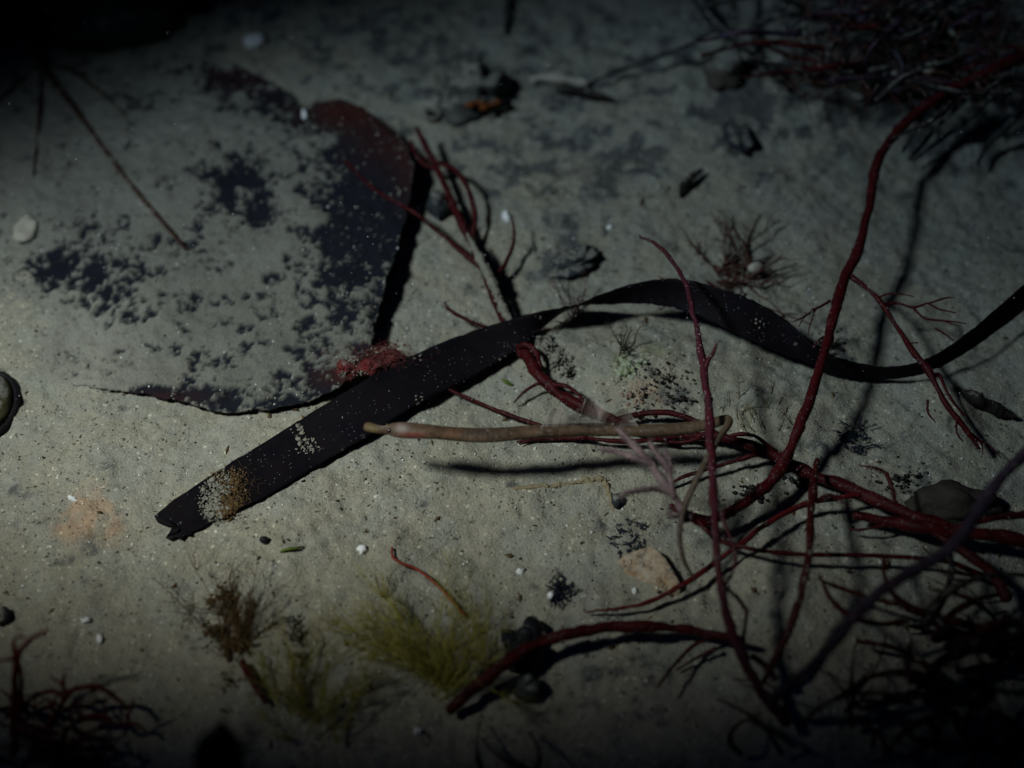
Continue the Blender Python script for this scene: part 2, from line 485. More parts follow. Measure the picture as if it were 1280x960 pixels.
# dark organic detritus in the sediment, plus light falloff painted in towards the far side
st = .26 * np.clip((y - .035) / .09, 0, 1) + wsum([(700, 240, 80, .34), (640, 60, 90, .15), (800, 60, 80, .15), (500, 90, 60, .2), (600, 190, 40, .2), (925, 165, 34, .5), (860, 110, 50, .2), (960, 110, 60, .35), (1100, 60, 130, .5), (480, 40, 50, .3),
           (720, 325, 40, .3), (780, 200, 60, .2), (1065, 545, 18, .6), (1060, 440, 45, .42), (1010, 590, 30, .3), (800, 470, 60, .22), (850, 500, 40, .2),
           (960, 480, 60, .16), (1180, 430, 45, .2), (560, 120, 50, .25), (20, 610, 50, .16), (310, 30, 60, .2), (1210, 330, 70, .12), (930, 610, 40, .4),
           (690, 340, 40, .25), (1130, 600, 50, .25), (1020, 740, 40, .25), (640, 860, 60, .35), (780, 880, 80, .3)])
nz = fbm(x, y, 170, 5, 61, .62)
nz2 = fbm(x, y, 48, 3, 77)
m_st = np.clip((nz - .70 + st * .5 + (nz2 - .5) * .16) / .16, 0, 1) * .8
col = col * (1 - m_st[:, None] * .86) + np.array([.024, .032, .048])[None] * m_st[:, None] * .86
# warm patches: buried pink-orange stone dust
wm = wsum([(110, 640, 32, .9), (150, 650, 22, .5), (85, 650, 20, .5), (800, 500, 35, .45), (860, 470, 20, .35), (500, 440, 16, .2)])
m_w = np.clip((fbm(x, y, 260, 4, 87) - .5 + wm * .3) / .3, 0, 1) * .6 * np.clip(wm * 1.6, 0, 1)
col = col * (1 - m_w[:, None]) + np.array([.44, .27, .16])[None] * m_w[:, None]
gm = wsum([(780, 455, 22, .8), (820, 440, 16, .5), (930, 520, 35, .35)])
m_g = np.clip((fbm(x, y, 300, 4, 97) - .5 + gm * .3) / .3, 0, 1) * .5 * np.clip(gm * 1.6, 0, 1)
col = col * (1 - m_g[:, None]) + np.array([.22, .25, .10])[None] * m_g[:, None]
color_attr(me, col)
seabed = obj("seabed", me)
seabed["kind"] = "structure"

# loose grains on the seabed (uncountable)
def octa():
    V = np.array([[1, 0, 0], [-1, 0, 0], [0, 1, 0], [0, -1, 0], [0, 0, 1], [0, 0, -1]], float)
    F = np.array([[0, 2, 4], [2, 1, 4], [1, 3, 4], [3, 0, 4], [2, 0, 5], [1, 2, 5], [3, 1, 5], [0, 3, 5]])
    return V, F
def grain_cloud(name, n, smin, smax, material, label, power=2.2, aspect=1.0, zfun=None, xy=None):
    OV, OF = octa()
    if xy is None:
        X = rng.uniform(-.21, .21, n); Y = rng.uniform(-.14, .24, n)
    else:
        X, Y = xy; n = len(X)
    Z = (zfun or Hg)(X, Y)
    S = smin + (smax - smin) * rng.random(n) ** power
    sc = S[:, None] * np.stack([rng.uniform(.7, 1.5, n) * aspect, rng.uniform(.5, 1.1, n), rng.uniform(.4, .9, n)], 1)
    a = rng.uniform(0, 6.28, n); b = rng.uniform(-.6, .6, n)
    v = OV[None] * sc[:, None, :] * rng.uniform(.75, 1.25, (n, 6, 1))
    cx = v[..., 0] * np.cos(b)[:, None] + v[..., 2] * np.sin(b)[:, None]
    cz = -v[..., 0] * np.sin(b)[:, None] + v[..., 2] * np.cos(b)[:, None]
    rx = cx * np.cos(a)[:, None] - v[..., 1] * np.sin(a)[:, None]
    ry = cx * np.sin(a)[:, None] + v[..., 1] * np.cos(a)[:, None]
    VV = np.stack([rx + X[:, None], ry + Y[:, None], cz + Z[:, None] + sc[:, 2:3] * .25], -1).reshape(-1, 3)
    FF = (OF[None] + (np.arange(n) * 6)[:, None, None]).reshape(-1, 3)
    o = obj(name, new_mesh(name, VV, FF, material, smooth=False))
    o["kind"] = "stuff"; o["label"] = label; o["category"] = "sediment"
    return o
grain_cloud("pale_grains", 3800, .0001, .00044, M['white'], "scattered tiny white shell grains on the sand", 3.2)
grain_cloud("glint_grains", 1500, .00022, .00052, M['white'], "scattered white grains standing in for glints on the sand", 2.6)  # grains coloured bright white to paint sparkling glints
grain_cloud("dark_grains", 5200, .00011, .00055, M['black'], "scattered tiny black grains on the sand", 3.0)
grain_cloud("sandy_grains", 22000, .0001, .00036, M['silt'], "loose beige sand grains", 2.0)
grain_cloud("plant_crumbs", 700, .0003, .0009, M['brown'], "tiny brown plant crumbs on the sand", 2.5, 2.0)

# ================================================================== LARGE SUNKEN LEAF
OUT = [(225, 74), (262, 72), (300, 82), (345, 105), (372, 127), (383, 141), (392, 127), (425, 124), (455, 134), (485, 156), (512, 185), (517, 212),
       (509, 260), (496, 310), (481, 360), (470, 405), (461, 440), (445, 470), (420, 489), (380, 503), (330, 511), (285, 514), (230, 506), (180, 495),
       (120, 486), (60, 478), (10, 470), (-90, 440), (-110, 250), (-100, 80), (-40, 62), (60, 84), (150, 96)]
OUTH = [.003, .006, .007, .007, .006, .005, .006, .008, .009, .0095, .010, .0095, .0085, .0075, .0065, .0055, .005, .0042, .0036, .003, .0026,
        .0022, .0018, .0012, .0003, -.0006, -.0012, -.002, -.0005, .0, .0002, .0008, .0014]
B3 = np.array([at(px, py, h)[0] for (px, py), h in zip(OUT, OUTH)])
nB = 9
Bc = []
for i in range(len(B3)):
    a_, b_ = B3[i], B3[(i + 1) % len(B3)]
    for t in np.linspace(0, 1, nB, endpoint=False):
        q = a_ * (1 - t) + b_ * t
        Bc.append(q)
Bc = np.array(Bc)
jit = (fbm(Bc[:, 0], Bc[:, 1], 260, 3, 5) - .5) * .0016
Bc[:, 0] += jit; Bc[:, 1] += np.roll(jit, 3)
def inside(poly, X, Y):
    r = np.zeros(len(X), bool); n = len(poly)
    for i in range(n):
        x1, y1 = poly[i][:2]; x2, y2 = poly[(i + 1) % n][:2]
        c = ((y1 > Y) != (y2 > Y)) & (X < (x2 - x1) * (Y - y1) / (y2 - y1 + 1e-15) + x1)
        r ^= c
    return r
stp = .00065
lx = np.arange(Bc[:, 0].min() - stp, Bc[:, 0].max() + stp, stp); ly = np.arange(Bc[:, 1].min() - stp, Bc[:, 1].max() + stp, stp)
LX, LY = np.meshgrid(lx, ly); X = LX.ravel(); Y = LY.ravel()
ins = inside(Bc, X, Y)
m_, n_ = len(ly), len(lx)
I = (np.arange(m_ - 1)[:, None] * n_ + np.arange(n_ - 1)[None]).ravel()
Fq = np.column_stack([I, I + 1, I + n_ + 1, I + n_])
keep = ins[Fq].sum(1) >= 2
Fq = Fq[keep]
used = np.unique(Fq); mp = -np.ones(len(X), int); mp[used] = np.arange(len(used))
Fq = mp[Fq]; X = X[used].copy(); Y = Y[used].copy(); insu = ins[used]
D2 = np.full(len(X), 1e9); NI = np.zeros(len(X), int)
for i in range(len(Bc)):
    d = (X - Bc[i, 0]) ** 2 + (Y - Bc[i, 1]) ** 2
    w = d < D2; D2[w] = d[w]; NI[w] = i
# smooth inverse-distance height field from the rim
hb = Bc[:, 2] - Hg(Bc[:, 0], Bc[:, 1])
num = np.zeros(len(X)); den = np.zeros(len(X))
for i in range(0, len(Bc), 2):
    w = 1.0 / ((X - Bc[i, 0]) ** 2 + (Y - Bc[i, 1]) ** 2 + 6e-6) ** 1.5
    num += w * hb[i]; den += w
hl = num / den
out = ~insu
X[out] = Bc[NI[out], 0]; Y[out] = Bc[NI[out], 1]
edge = np.sqrt(D2)
Zl = Hg(X, Y) * .8 + hl + .0012 * (fbm(X, Y, 55, 3, 12) - .5)
Zl = Zl + (.0030 * (fbm(X, Y, 110, 2, 66) - .42)) * np.exp(-edge / .004) * (hl > .001)
lpx, lpy = project(X, Y, Zl)
def lw(pts):
    w = np.zeros(len(X))
    for px, py, rx, ry, s in pts:
        w += s * np.exp(-(((lpx - px) / rx) ** 2 + ((lpy - py) / ry) ** 2))
    return w
bare = lw([(300, 240, 48, 40, .8), (262, 222, 28, 14, .5), (330, 268, 34, 26, .5), (300, 205, 26, 18, .35), (445, 300, 60, 95, .85), (425, 205, 70, 34, .5), (470, 250, 36, 70, .6), (400, 330, 60, 60, .25), (345, 150, 46, 26, .34),
           (465, 170, 55, 40, .95), (300, 100, 70, 22, .85), (350, 122, 40, 16, .6), (425, 138, 45, 18, .95), (90, 362, 80, 50, .62), (60, 330, 40, 22, .25), (150, 330, 44, 60, .4), (205, 382, 36, 24, .3),
           (300, 498, 130, 22, .55), (210, 492, 60, 12, .3), (410, 440, 60, 50, .5), (250, 455, 60, 22, .26), (400, 480, 50, 22, .4), (325, 420, 40, 30, .2), (170, 130, 30, 14, .5), (345, 350, 40, 30, .22),
           (495, 240, 22, 70, .5), (230, 300, 30, 14, .2), (110, 285, 40, 16, .16), (20, 350, 40, 30, .2), (60, 100, 50, 12, .2), (260, 130, 30, 14, .2)])
bare += .22 * np.exp(-(edge / .0035) ** 2) * (lpx > 160)
n1 = fbm(X, Y, 170, 5, 131, .72)
n3 = fbm(X, Y, 600, 3, 139, .7)
mb = np.clip((n1 * .62 + n3 * .38 - .625 + bare * .29) / .07, 0, 1)
mb = np.maximum(mb, np.clip((lw([(300, 98, 62, 15, 1.), (425, 137, 40, 13, 1.2), (465, 155, 26, 14, .8)]) - .5) * 5 + (n1 - .5) * 3, 0, 1))
silt_h = (1 - mb) * (.0005 + .0011 * fbm(X, Y, 300, 4, 15))
Zl = Zl + silt_h * np.clip(edge / .0015, 0, 1)
leaf_c = np.array([.008, .010, .017])[None] * (.7 + .7 * n3[:, None])
redness = np.clip(lw([(430, 140, 60, 24, 1.), (480, 180, 36, 30, .6), (300, 95, 80, 20, .45), (510, 215, 20, 40, .5), (200, 497, 60, 8, .5), (435, 470, 40, 14, .9)]), 0, 1)[:, None]
leaf_c = leaf_c * (1 - redness) + np.array([.048, .012, .009])[None] * redness
silt_c = np.array([.188, .187, .164])[None] * (.74 + .42 * fbm(X, Y, 95, 4, 141)[:, None])
melt = np.clip(1 - (hl - .0002) / .0022, 0, 1)[:, None]
silt_c = silt_c * (1 - melt) + np.array([.285, .274, .234])[None] * (.88 + .24 * fbm(X, Y, 110, 5, 31, .62))[:, None] * melt
colL = silt_c * (1 - mb[:, None]) + leaf_c * mb[:, None]
me = new_mesh("lamina", np.column_stack([X, Y, Zl]), Fq, mat("silted_leaf", (.82, .83, .85), (1.12, 1.11, 1.08), rough=.9, nscale=1300, bump=1.0, bscale=1200, bdist=.0008, attr="tint", speck=((.55, .55, .55), 700, .16, .06), spec=.2))
color_attr(me, colL)
leaf_root, _ = at(20, 60, .0)
leaf = thing("sunken_leaf", "large dark leaf dusted with grey silt, lying at the upper left", "leaf", leaf_root)
lam = obj("lamina", me, leaf)
so = lam.modifiers.new("thickness", 'SOLIDIFY'); so.thickness = .0005; so.offset = -1
OVl, OFl = np.array([[1, 0, 0], [-1, 0, 0], [0, 1, 0], [0, -1, 0], [0, 0, 1], [0, 0, -1]], float), np.array([[0, 2, 4], [2, 1, 4], [1, 3, 4], [3, 0, 4], [2, 0, 5], [1, 2, 5], [3, 1, 5], [0, 3, 5]])
for nm_, mm_, n_l, smx in (("white_chip", 'white', 260, .0004), ("dark_crumb", 'black', 420, .0005), ("silt_clump", 'silt', 1500, .0005)):
    ii = rng.integers(0, len(X), n_l)
    sz = (.00009 + smx * rng.random(n_l) ** 3)[:, None, None]
    VV = OVl[None] * sz * rng.uniform(.5, 1.3, (n_l, 6, 1)) + np.column_stack([X[ii], Y[ii], Zl[ii] + .0001])[:, None]
    FF = (OFl[None] + (np.arange(n_l) * 6)[:, None, None]).reshape(-1, 3)
    o = obj(nm_, new_mesh(nm_, VV.reshape(-1, 3), FF, M[mm_], False), leaf); o["kind"] = "stuff"
def on_leaf(spec):
    """vein points follow the leaf surface"""
    res = []
    for px, py, dh, r in spec:
        d = (lpx - px) ** 2 + (lpy - py) ** 2
        i = int(np.argmin(d))
        if d[i] < 60:
            h = Zl[i] - float(Hg(X[i], Y[i])) + dh
        else:
            h = .004 + dh
        res.append((px, py, h, r))
    return res
tube_part("midrib", [(-6, -40, .012, 4), (12, -8, .010, 4), (25, 28, .007, 4)] + on_leaf([(42, 62, .0016, 4.4), (57, 88, .0012, 4.4), (95, 138, .0010, 3.8), (150, 213, .0008, 3.2), (190, 262, .0006, 2.6), (232, 312, .0004, 1.8)]), M['vein'], leaf)
tube_part("side_vein", on_leaf([(52, 80, .0005, 3), (28, 100, .0009, 2.8), (0, 124, .0008, 2.4), (-30, 150, .0002, 2)]), M['vein'], leaf)
tube_part("side_vein", on_leaf([(52, 84, .0004, 3), (50, 130, .0008, 2.6), (46, 180, .0007, 2.2), (42, 222, .0001, 1.5)]), M['vein'], leaf)
tube_part("side_vein", on_leaf([(55, 84, .0005, 3), (85, 86, .0009, 2.4), (122, 112, .0007, 1.8), (160, 146, .0001, 1.2)]), M['vein'], leaf)

# ================================================================== SEAGRASS BLADE
UP = [(193, 645, .0012), (222, 622, .0018), (290, 578, .0025), (370, 528, .0033), (440, 485, .0048), (510, 447, .006), (580, 418, .0072), (648, 396.5, .0090), (697, 385.5, .0112), (722, 381, .0125),
      (752, 367.5, .0146), (800, 353, .0165), (845, 349, .0172), (890, 358, .0168), (940, 375, .0150), (985, 402, .0125), (1015, 430, .0105), (1050, 447, .0098), (1090, 457, .0095), (1130, 457, .0098), (1170, 443, .011), (1215, 412, .013), (1250, 382, .015), (1300, 338, .018)]
LO = [(236, 668, .0008), (270, 650, .001), (330, 622, .0013), (400, 580, .0018), (458, 546, .0026), (522, 505, .0032), (585, 474, .0036), (650, 434, .0036), (697, 395, .0035), (724, 382.6, .0036),
      (752, 380.5, .0055), (805, 380, .0085), (850, 387, .0098), (888, 402, .0098), (932, 423, .0085), (975, 441, .0062), (1005, 453, .0045), (1040, 466, .0035), (1080, 473, .0032), (1125, 472, .0034), (1165, 463, .0046), (1210, 439, .0062), (1250, 411, .008), (1300, 372, .0105)]
A = catmull([at(*p)[0] for p in UP], 10); Bq = catmull([at(*p)[0] for p in LO], 10)
nv = 13
tv = np.linspace(0, 1, nv)
Gb = A[:, None] * (1 - tv)[None, :, None] + Bq[:, None] * tv[None, :, None]
# gentle gutter and waviness across
nrm = np.array([0, -.35, 1.0]); nrm /= np.linalg.norm(nrm)
cup = -.0009 * np.sin(np.pi * tv)
pinch = np.clip(np.abs(np.arange(len(A)) - 90) / 22., .03, 1)[:, None]
ss = np.arange(len(A))[:, None]
Gb += nrm * pinch[..., None] * (cup[None, :] + .0003 * (vnoise(ss * .13, tv[None] * 2.0, 8) - .5))[..., None]
Gb[:, 0] += (vnoise(np.arange(len(A)) * .9, np.zeros(len(A)), 71)[:, None] - .5) * .0005 * np.array([.4, 1, .3])
Gb[:, -1] += (vnoise(np.arange(len(A)) * .9, np.zeros(len(A)) + 4, 72)[:, None] - .5) * .0005 * np.array([.4, 1, .3])
# ragged broken end
tip = np.array([at(px, py, .0012)[0] for px, py in [(193, 645), (197, 653), (207, 657), (217, 658), (224, 661), (222, 665), (213, 668), (207, 672), (212, 675), (221, 671), (226, 675), (232, 669), (238, 669)]])
for k in range(6):
    f = (1 - k / 6) ** 1.5
    Gb[k] = Gb[k] * (1 - f) + (tip + (Gb[k] - Gb[0]) * .9) * f
nu = len(A)
V = Gb.reshape(-1, 3)
I = (np.arange(nu - 1)[:, None] * nv + np.arange(nv - 1)[None]).ravel()
F = np.column_stack([I, I + nv, I + nv + 1, I + 1])
bl = thing("seagrass_blade", "long black ribbon of seagrass, twisted once, lying diagonally across the sand", "seagrass", at(460, 520)[0])
me = new_mesh("ribbon", V, F, M['blade'])
rib = obj("ribbon", me, bl)
so = rib.modifiers.new("thickness", 'SOLIDIFY'); so.thickness = .00025; so.offset = 0
def on_blade(u, v):
    i = u * (nu - 1); i0 = int(min(i, nu - 2)); f = i - i0
    j = v * (nv - 1); j0 = int(min(j, nv - 2)); g = j - j0
    return (Gb[i0, j0] * (1 - f) + Gb[i0 + 1, j0] * f) * (1 - g) + (Gb[i0, j0 + 1] * (1 - f) + Gb[i0 + 1, j0 + 1] * f) * g
def blade_near(px, py):
    q = V; a, b = project(q[:, 0], q[:, 1], q[:, 2])
    return q[int(np.argmin((a - px) ** 2 + (b - py) ** 2))]
def crumbs(name, centers, material, parent, spread, n, smin, smax, flat=.5):
    geos = []
    for (px, py, rx, ry) in centers:
        for _ in range(n):
            a = rng.uniform(0, 6.28); r = math.sqrt(rng.random())
            q = blade_near(px + rx * r * math.cos(a), py + ry * r * math.sin(a))
            s = rng.uniform(smin, smax)
            geos.append(blob_geo(q + np.array([rng.normal(0, spread), rng.normal(0, spread), .0003 + s * .2]), s, s * rng.uniform(.6, 1.1), s * flat, rough=.5, sub=1, seed=int(rng.integers(999)), rot=rng.uniform(0, 3)))
    o = merged(name, geos, material, parent, smooth=False)
    o["kind"] = "stuff"
    return o
crumbs("silt_crust", [(262, 622, 12, 22), (268, 640, 12, 12), (280, 605, 14, 18), (276, 620, 12, 20)], M['silt'], bl, .0006, 210, .00007, .0004)
crumbs("silt_smear", [(263, 618, 8, 20), (272, 634, 10, 14), (378, 550, 5, 14)], M['silt'], bl, .0003, 9, .0005, .0011, flat=.18)
crumbs("brown_debris", [(296, 610, 16, 24), (290, 630, 10, 12), (285, 595, 20, 8), (280, 640, 8, 8)], M['brown'], bl, .0007, 190, .00007, .0004)
crumbs("brown_smear", [(294, 606, 12, 20), (288, 626, 10, 12)], M['brown'], bl, .0003, 10, .0005, .0011, flat=.18)
crumbs("silt_streak", [(376, 545, 4, 8), (379, 560, 5, 8), (373, 535, 4, 6), (392, 562, 5, 4), (388, 555, 5, 6)], M['silt'], bl, .0003, 40, .00008, .00035)
crumbs("white_speck", [(522, 447, 3, 4), (526, 497, 5, 4), (674, 397, 3, 2), (948, 405, 6, 5), (632, 455, 5, 3)], M['silt'], bl, .0001, 10, .00015, .0004)
crumbs("fine_silt", [(430, 520, 60, 34), (560, 460, 60, 28), (640, 430, 30, 16), (800, 368, 50, 12), (900, 385, 50, 18), (960, 415, 40, 16), (1100, 466, 60, 6), (340, 580, 40, 24)], M['fleck'], bl, .0002, 26, .00005, .00016)
fz = []
for _ in range(90):
    q = blade_near(rng.normal(298, 12), rng.normal(612, 16)) + np.array([0, 0, .0003])
    d = np.array([rng.normal(0, 1), rng.normal(-.3, 1), rng.uniform(.1, .9)]); d /= np.linalg.norm(d)
    l = rng.uniform(.001, .003)
    C = np.array([q, q + d * l * .5 + rng.normal(0, .0003, 3), q + d * l])
    fz.append(tube_geo(C, np.full(3, .00006), 3))
o = merged("fuzz", fz, M['brown'], bl); o["kind"] = "stuff"

# ================================================================== PIPEFISH
FS = [(456.5, 533, .0222, 4.6), (460, 533.5, .0222, 5.9), (466, 535, .0222, 5.7), (474, 537, .0221, 5.0), (481, 537.5, .0221, 5.2), (486, 537, .0221, 7.4), (493, 537, .022, 9.6), (503, 537.5, .022, 10.7), (516, 538.5, .022, 10.8),
      (535, 539.5, .0219, 9.8), (552, 541, .0218, 9.2), (575, 543, .0216, 9.4), (600, 544, .0213, 9.8), (630, 543, .021, 9.4), (670, 539.5, .0205, 8.8), (710, 537.5, .020, 8.8), (760, 537, .019, 8.7), (810, 538, .0182, 8.4),
      (850, 536, .0178, 8.0), (880, 531.5, .0178, 7.4), (897, 527, .018, 6.8), (907, 524.5, .019, 6.2), (911, 527.5, .0208, 5.8), (908, 534.5, .0225, 5.6), (899, 547, .024, 5.0), (886, 570, .0252, 5.2),
      (872, 597, .025, 5.0), (859, 625, .0235, 4.7), (851, 652, .021, 4.4), (850, 678, .018, 3.8), (856, 703, .0150, 3.1), (868, 723, .0125, 1.8)]
P, R = pxline([(a, b, c, d * (.87 if a > 484 else .98)) for a, b, c, d in FS])
Xf = catmull(np.column_stack([P, R]), 14)
C, r = Xf[:, :3], np.maximum(Xf[:, 3], .0001)
s = np.concatenate([[0], np.cumsum(np.linalg.norm(np.diff(C, axis=0), axis=1))])
L_ = s[-1]
ring = 1 + .035 * np.abs(np.sin(np.pi * s / .00125)) * np.clip((s - .02) / .01, 0, 1)
sides = 20
V, F = tube_geo(C, np.stack([r * ring * .93, r * ring * 1.2], 1), sides, 0, up=(0, .25, 1))
fish_root, _ = at(670, 600, 0)
fish = thing("pipefish", "slender brown pipefish hovering over the sand in front of the seagrass blade", "fish", fish_root)
me = new_mesh("body", V, F, M['fish'])
sv = np.concatenate([np.repeat(s, sides), [0, L_]])
av = np.concatenate([np.tile(np.linspace(0, 2 * np.pi, sides, endpoint=False), len(s)), [0, 0]])
px_v, py_v = project(V[:, 0], V[:, 1], V[:, 2])
bc = np.array([.098, .062, .038])[None] * np.ones((len(V), 1))
n_f = vnoise(sv * 260, av * 1.5, 3)[:, None]
bc = bc * (.30 + .35 * (vnoise(sv * 140, av * 1.1, 91)[:, None] > .55) + .55 * n_f + .75 * vnoise(sv * 1000, av * 2.2, 13)[:, None])
under = np.clip((-np.cos(av) - .05) * 1.4, 0, 1)
over = np.clip((np.cos(av) - .55) * 2.0, 0, 1)
def mixc(mask, c):
    global bc
    bc = bc * (1 - mask[:, None]) + np.array(c)[None] * mask[:, None]
mixc(under * .6, (.15, .125, .095)); mixc(over * .45, (.052, .034, .024))
g = lambda px, py, rx, ry: np.exp(-(((px_v - px) / rx) ** 2 + ((py_v - py) / ry) ** 2))
front = (s[-1] * 0 + sv) < s[14 * 21]
mixc(np.clip(g(466, 536, 9, 12), 0, 1) * .7 * front, (.16, .125, .055))
mixc(np.clip(g(478, 531, 6, 4) * 1.1, 0, 1) * front, (.26, .22, .21))
mixc(np.clip(g(502, 535, 8, 6), 0, 1) * .75 * front, (.27, .24, .25))
mixc(np.clip(g(516, 544, 15, 3.0) * 1.1, 0, 1) * front, (.16, .032, .032))
mixc(np.clip(g(520, 552, 40, 4), 0, 1) * .6 * front, (.20, .17, .13))
mixc(np.clip(g(596, 541, 26, 5), 0, 1) * .85 * front, (.042, .03, .03))
mixc(np.clip(g(565, 542, 10, 6), 0, 1) * .4 * front, (.22, .10, .05))
mixc(np.clip(g(615, 553, 50, 3), 0, 1) * .7 * front, (.20, .17, .11))
mixc(np.clip((px_v - 690) / 120, 0, 1) * .5, (.125, .088, .058))
mixc(np.clip((sv - s[14 * 22]) / .01, 0, 1) * .8, (.075, .058, .046))
ring_line = (np.abs(np.sin(np.pi * sv / .00125)) < .22) & (sv > .022)
bc = bc * np.where(ring_line, .74, 1.0)[:, None]
dots = (vnoise(sv * 900, av * 3, 33) > .86) & (np.cos(av) > -.2) & (sv > .03)
bc = np.where(dots[:, None], bc * .5 + np.array([.2, .18, .17]) * .5, bc)
color_attr(me, np.clip(bc, 0, 1))
obj("body", me, fish)
ce = C[14 * 5 + 4]; re = r[14 * 5 + 4]
toc = CAM - ce; toc /= np.linalg.norm(toc)
for sgn in (1, -1):
    side = np.array([0, -.85, .55]) if sgn > 0 else np.array([0, 1, .25])
    side = side / np.linalg.norm(side)
    c = ce + side * re * .66
    Ve, Fe = blob_geo(c, re * .6, re * .55, re * .6, rough=0, sub=2)
    e = obj("eye", new_mesh("eye", Ve, Fe, M['eye']), fish)
    Vp, Fp = blob_geo(c + side * re * .3, re * .26, re * .26, re * .26, rough=0, sub=2)
    obj("pupil", new_mesh("pupil", Vp, Fp, M['pupil']), e)
# dorsal fin: rippled clear membrane with rays
fb = []; ft = []
for t in np.linspace(0, 1, 40):
    px = 676 + 122 * t
    k = int(np.argmin(np.abs(px_v[:len(s) * sides:sides][:14 * 19] - px)))
    b0 = C[k] + np.array([0, .0, r[k] * .8])
    hh = .0085 * (math.sin(math.pi * min(1, t * 1.05 + .02)) ** .55) * (.85 + .3 * vnoise(np.array(t * 9), np.array(.5), 4))
    fb.append(b0); ft.append(b0 + np.array([.0012, .0018 * math.sin(t * 17), hh]))
fb, ft = np.array(fb), np.array(ft)
rows = 6
Vf = np.concatenate([fb * (1 - w) + ft * w + np.array([0, .0008, 0]) * math.sin(w * 3) for w in np.linspace(0, 1, rows)])
I = (np.arange(rows - 1)[:, None] * 40 + np.arange(39)[None]).ravel()
fin = obj("dorsal_fin", new_mesh("dorsal_fin", Vf, np.column_stack([I, I + 1, I + 41, I + 40]), M['fin']), fish)
so = fin.modifiers.new("thickness", 'SOLIDIFY'); so.thickness = .00008
for k in range(1, 39, 3):
    Cc = np.array([fb[k], (fb[k] + ft[k]) / 2 + np.array([0, .0008, 0]), ft[k]])
    Vr, Fr = tube_geo(Cc, [.00007, .00005, .00003], 4)
    obj("fin_ray", new_mesh("fin_ray", Vr, Fr, M['ray']), fin)

# ================================================================== RED ALGAE
def alga(name, label, stem_spec, branches, m='red', cat="alga", group=None, stem_name="stem", mb_=None, knob=.2, n=9, fleck='stemfleck'):
    base_p, _ = at(stem_spec[0][0], stem_spec[0][1], 0)
    t = thing(name, label, cat, base_p, group)
    thin = lambda sp: [(a, b, c, d * .78) for a, b, c, d in sp]
    st_, Cs, rs = tube_part(stem_name, thin(stem_spec), M[m], t, n=n, knob=knob, sides=12, wob=.0002)
    lines = [(Cs, rs)]
    for b in branches:
        sp, subs = b if isinstance(b, tuple) else (b, [])
        o, c_, r_ = tube_part("branch", thin(sp), M[mb_ or m], t, n=7, knob=knob * .7, sides=8, wob=.00014)
        lines.append((c_, r_))
        for q in subs:
            tube_part("branchlet", thin(q), M[mb_ or m], o, n=6, knob=.1, sides=6, wob=.0001)
    geos = []
    for C_, r_ in lines:           # silt flecks and tiny growths caught on the strand
        for k in range(int(len(C_) * .7)):
            i_ = int(rng.integers(len(C_))); d = rng.normal(0, 1, 3); d[2] = abs(d[2]) * .8; d /= np.linalg.norm(d)
            q = rng.uniform(.00008, .00030) * (1.6 if rng.random() < .06 else 1)
            for _ in range(1 if rng.random() < .8 else 5):
                geos.append(blob_geo(C_[i_] + d * r_[i_] * .98 + rng.normal(0, q * .9, 3), q * rng.uniform(.7, 1.6), q, q * .7, rough=.6, sub=1, seed=int(rng.integers(999)), rot=rng.uniform(0, 3)))
    for C_, r_ in lines:
        for k in range(int(len(C_) * .35)):
            i_ = int(rng.integers(len(C_))); d = rng.normal(0, 1, 3); d /= np.linalg.norm(d); l = rng.uniform(.0006, .0018)
            q = C_[i_] + d * r_[i_] * .8
            geos.append(tube_geo(np.array([q, q + d * l * .5 + rng.normal(0, .00012, 3), q + d * l + rng.normal(0, .0003, 3)]), np.array([.00006, .00005, .00002]), 3))
    o = merged("silt_fleck", geos, M[fleck], t, smooth=False); o["kind"] = "stuff"
    return t

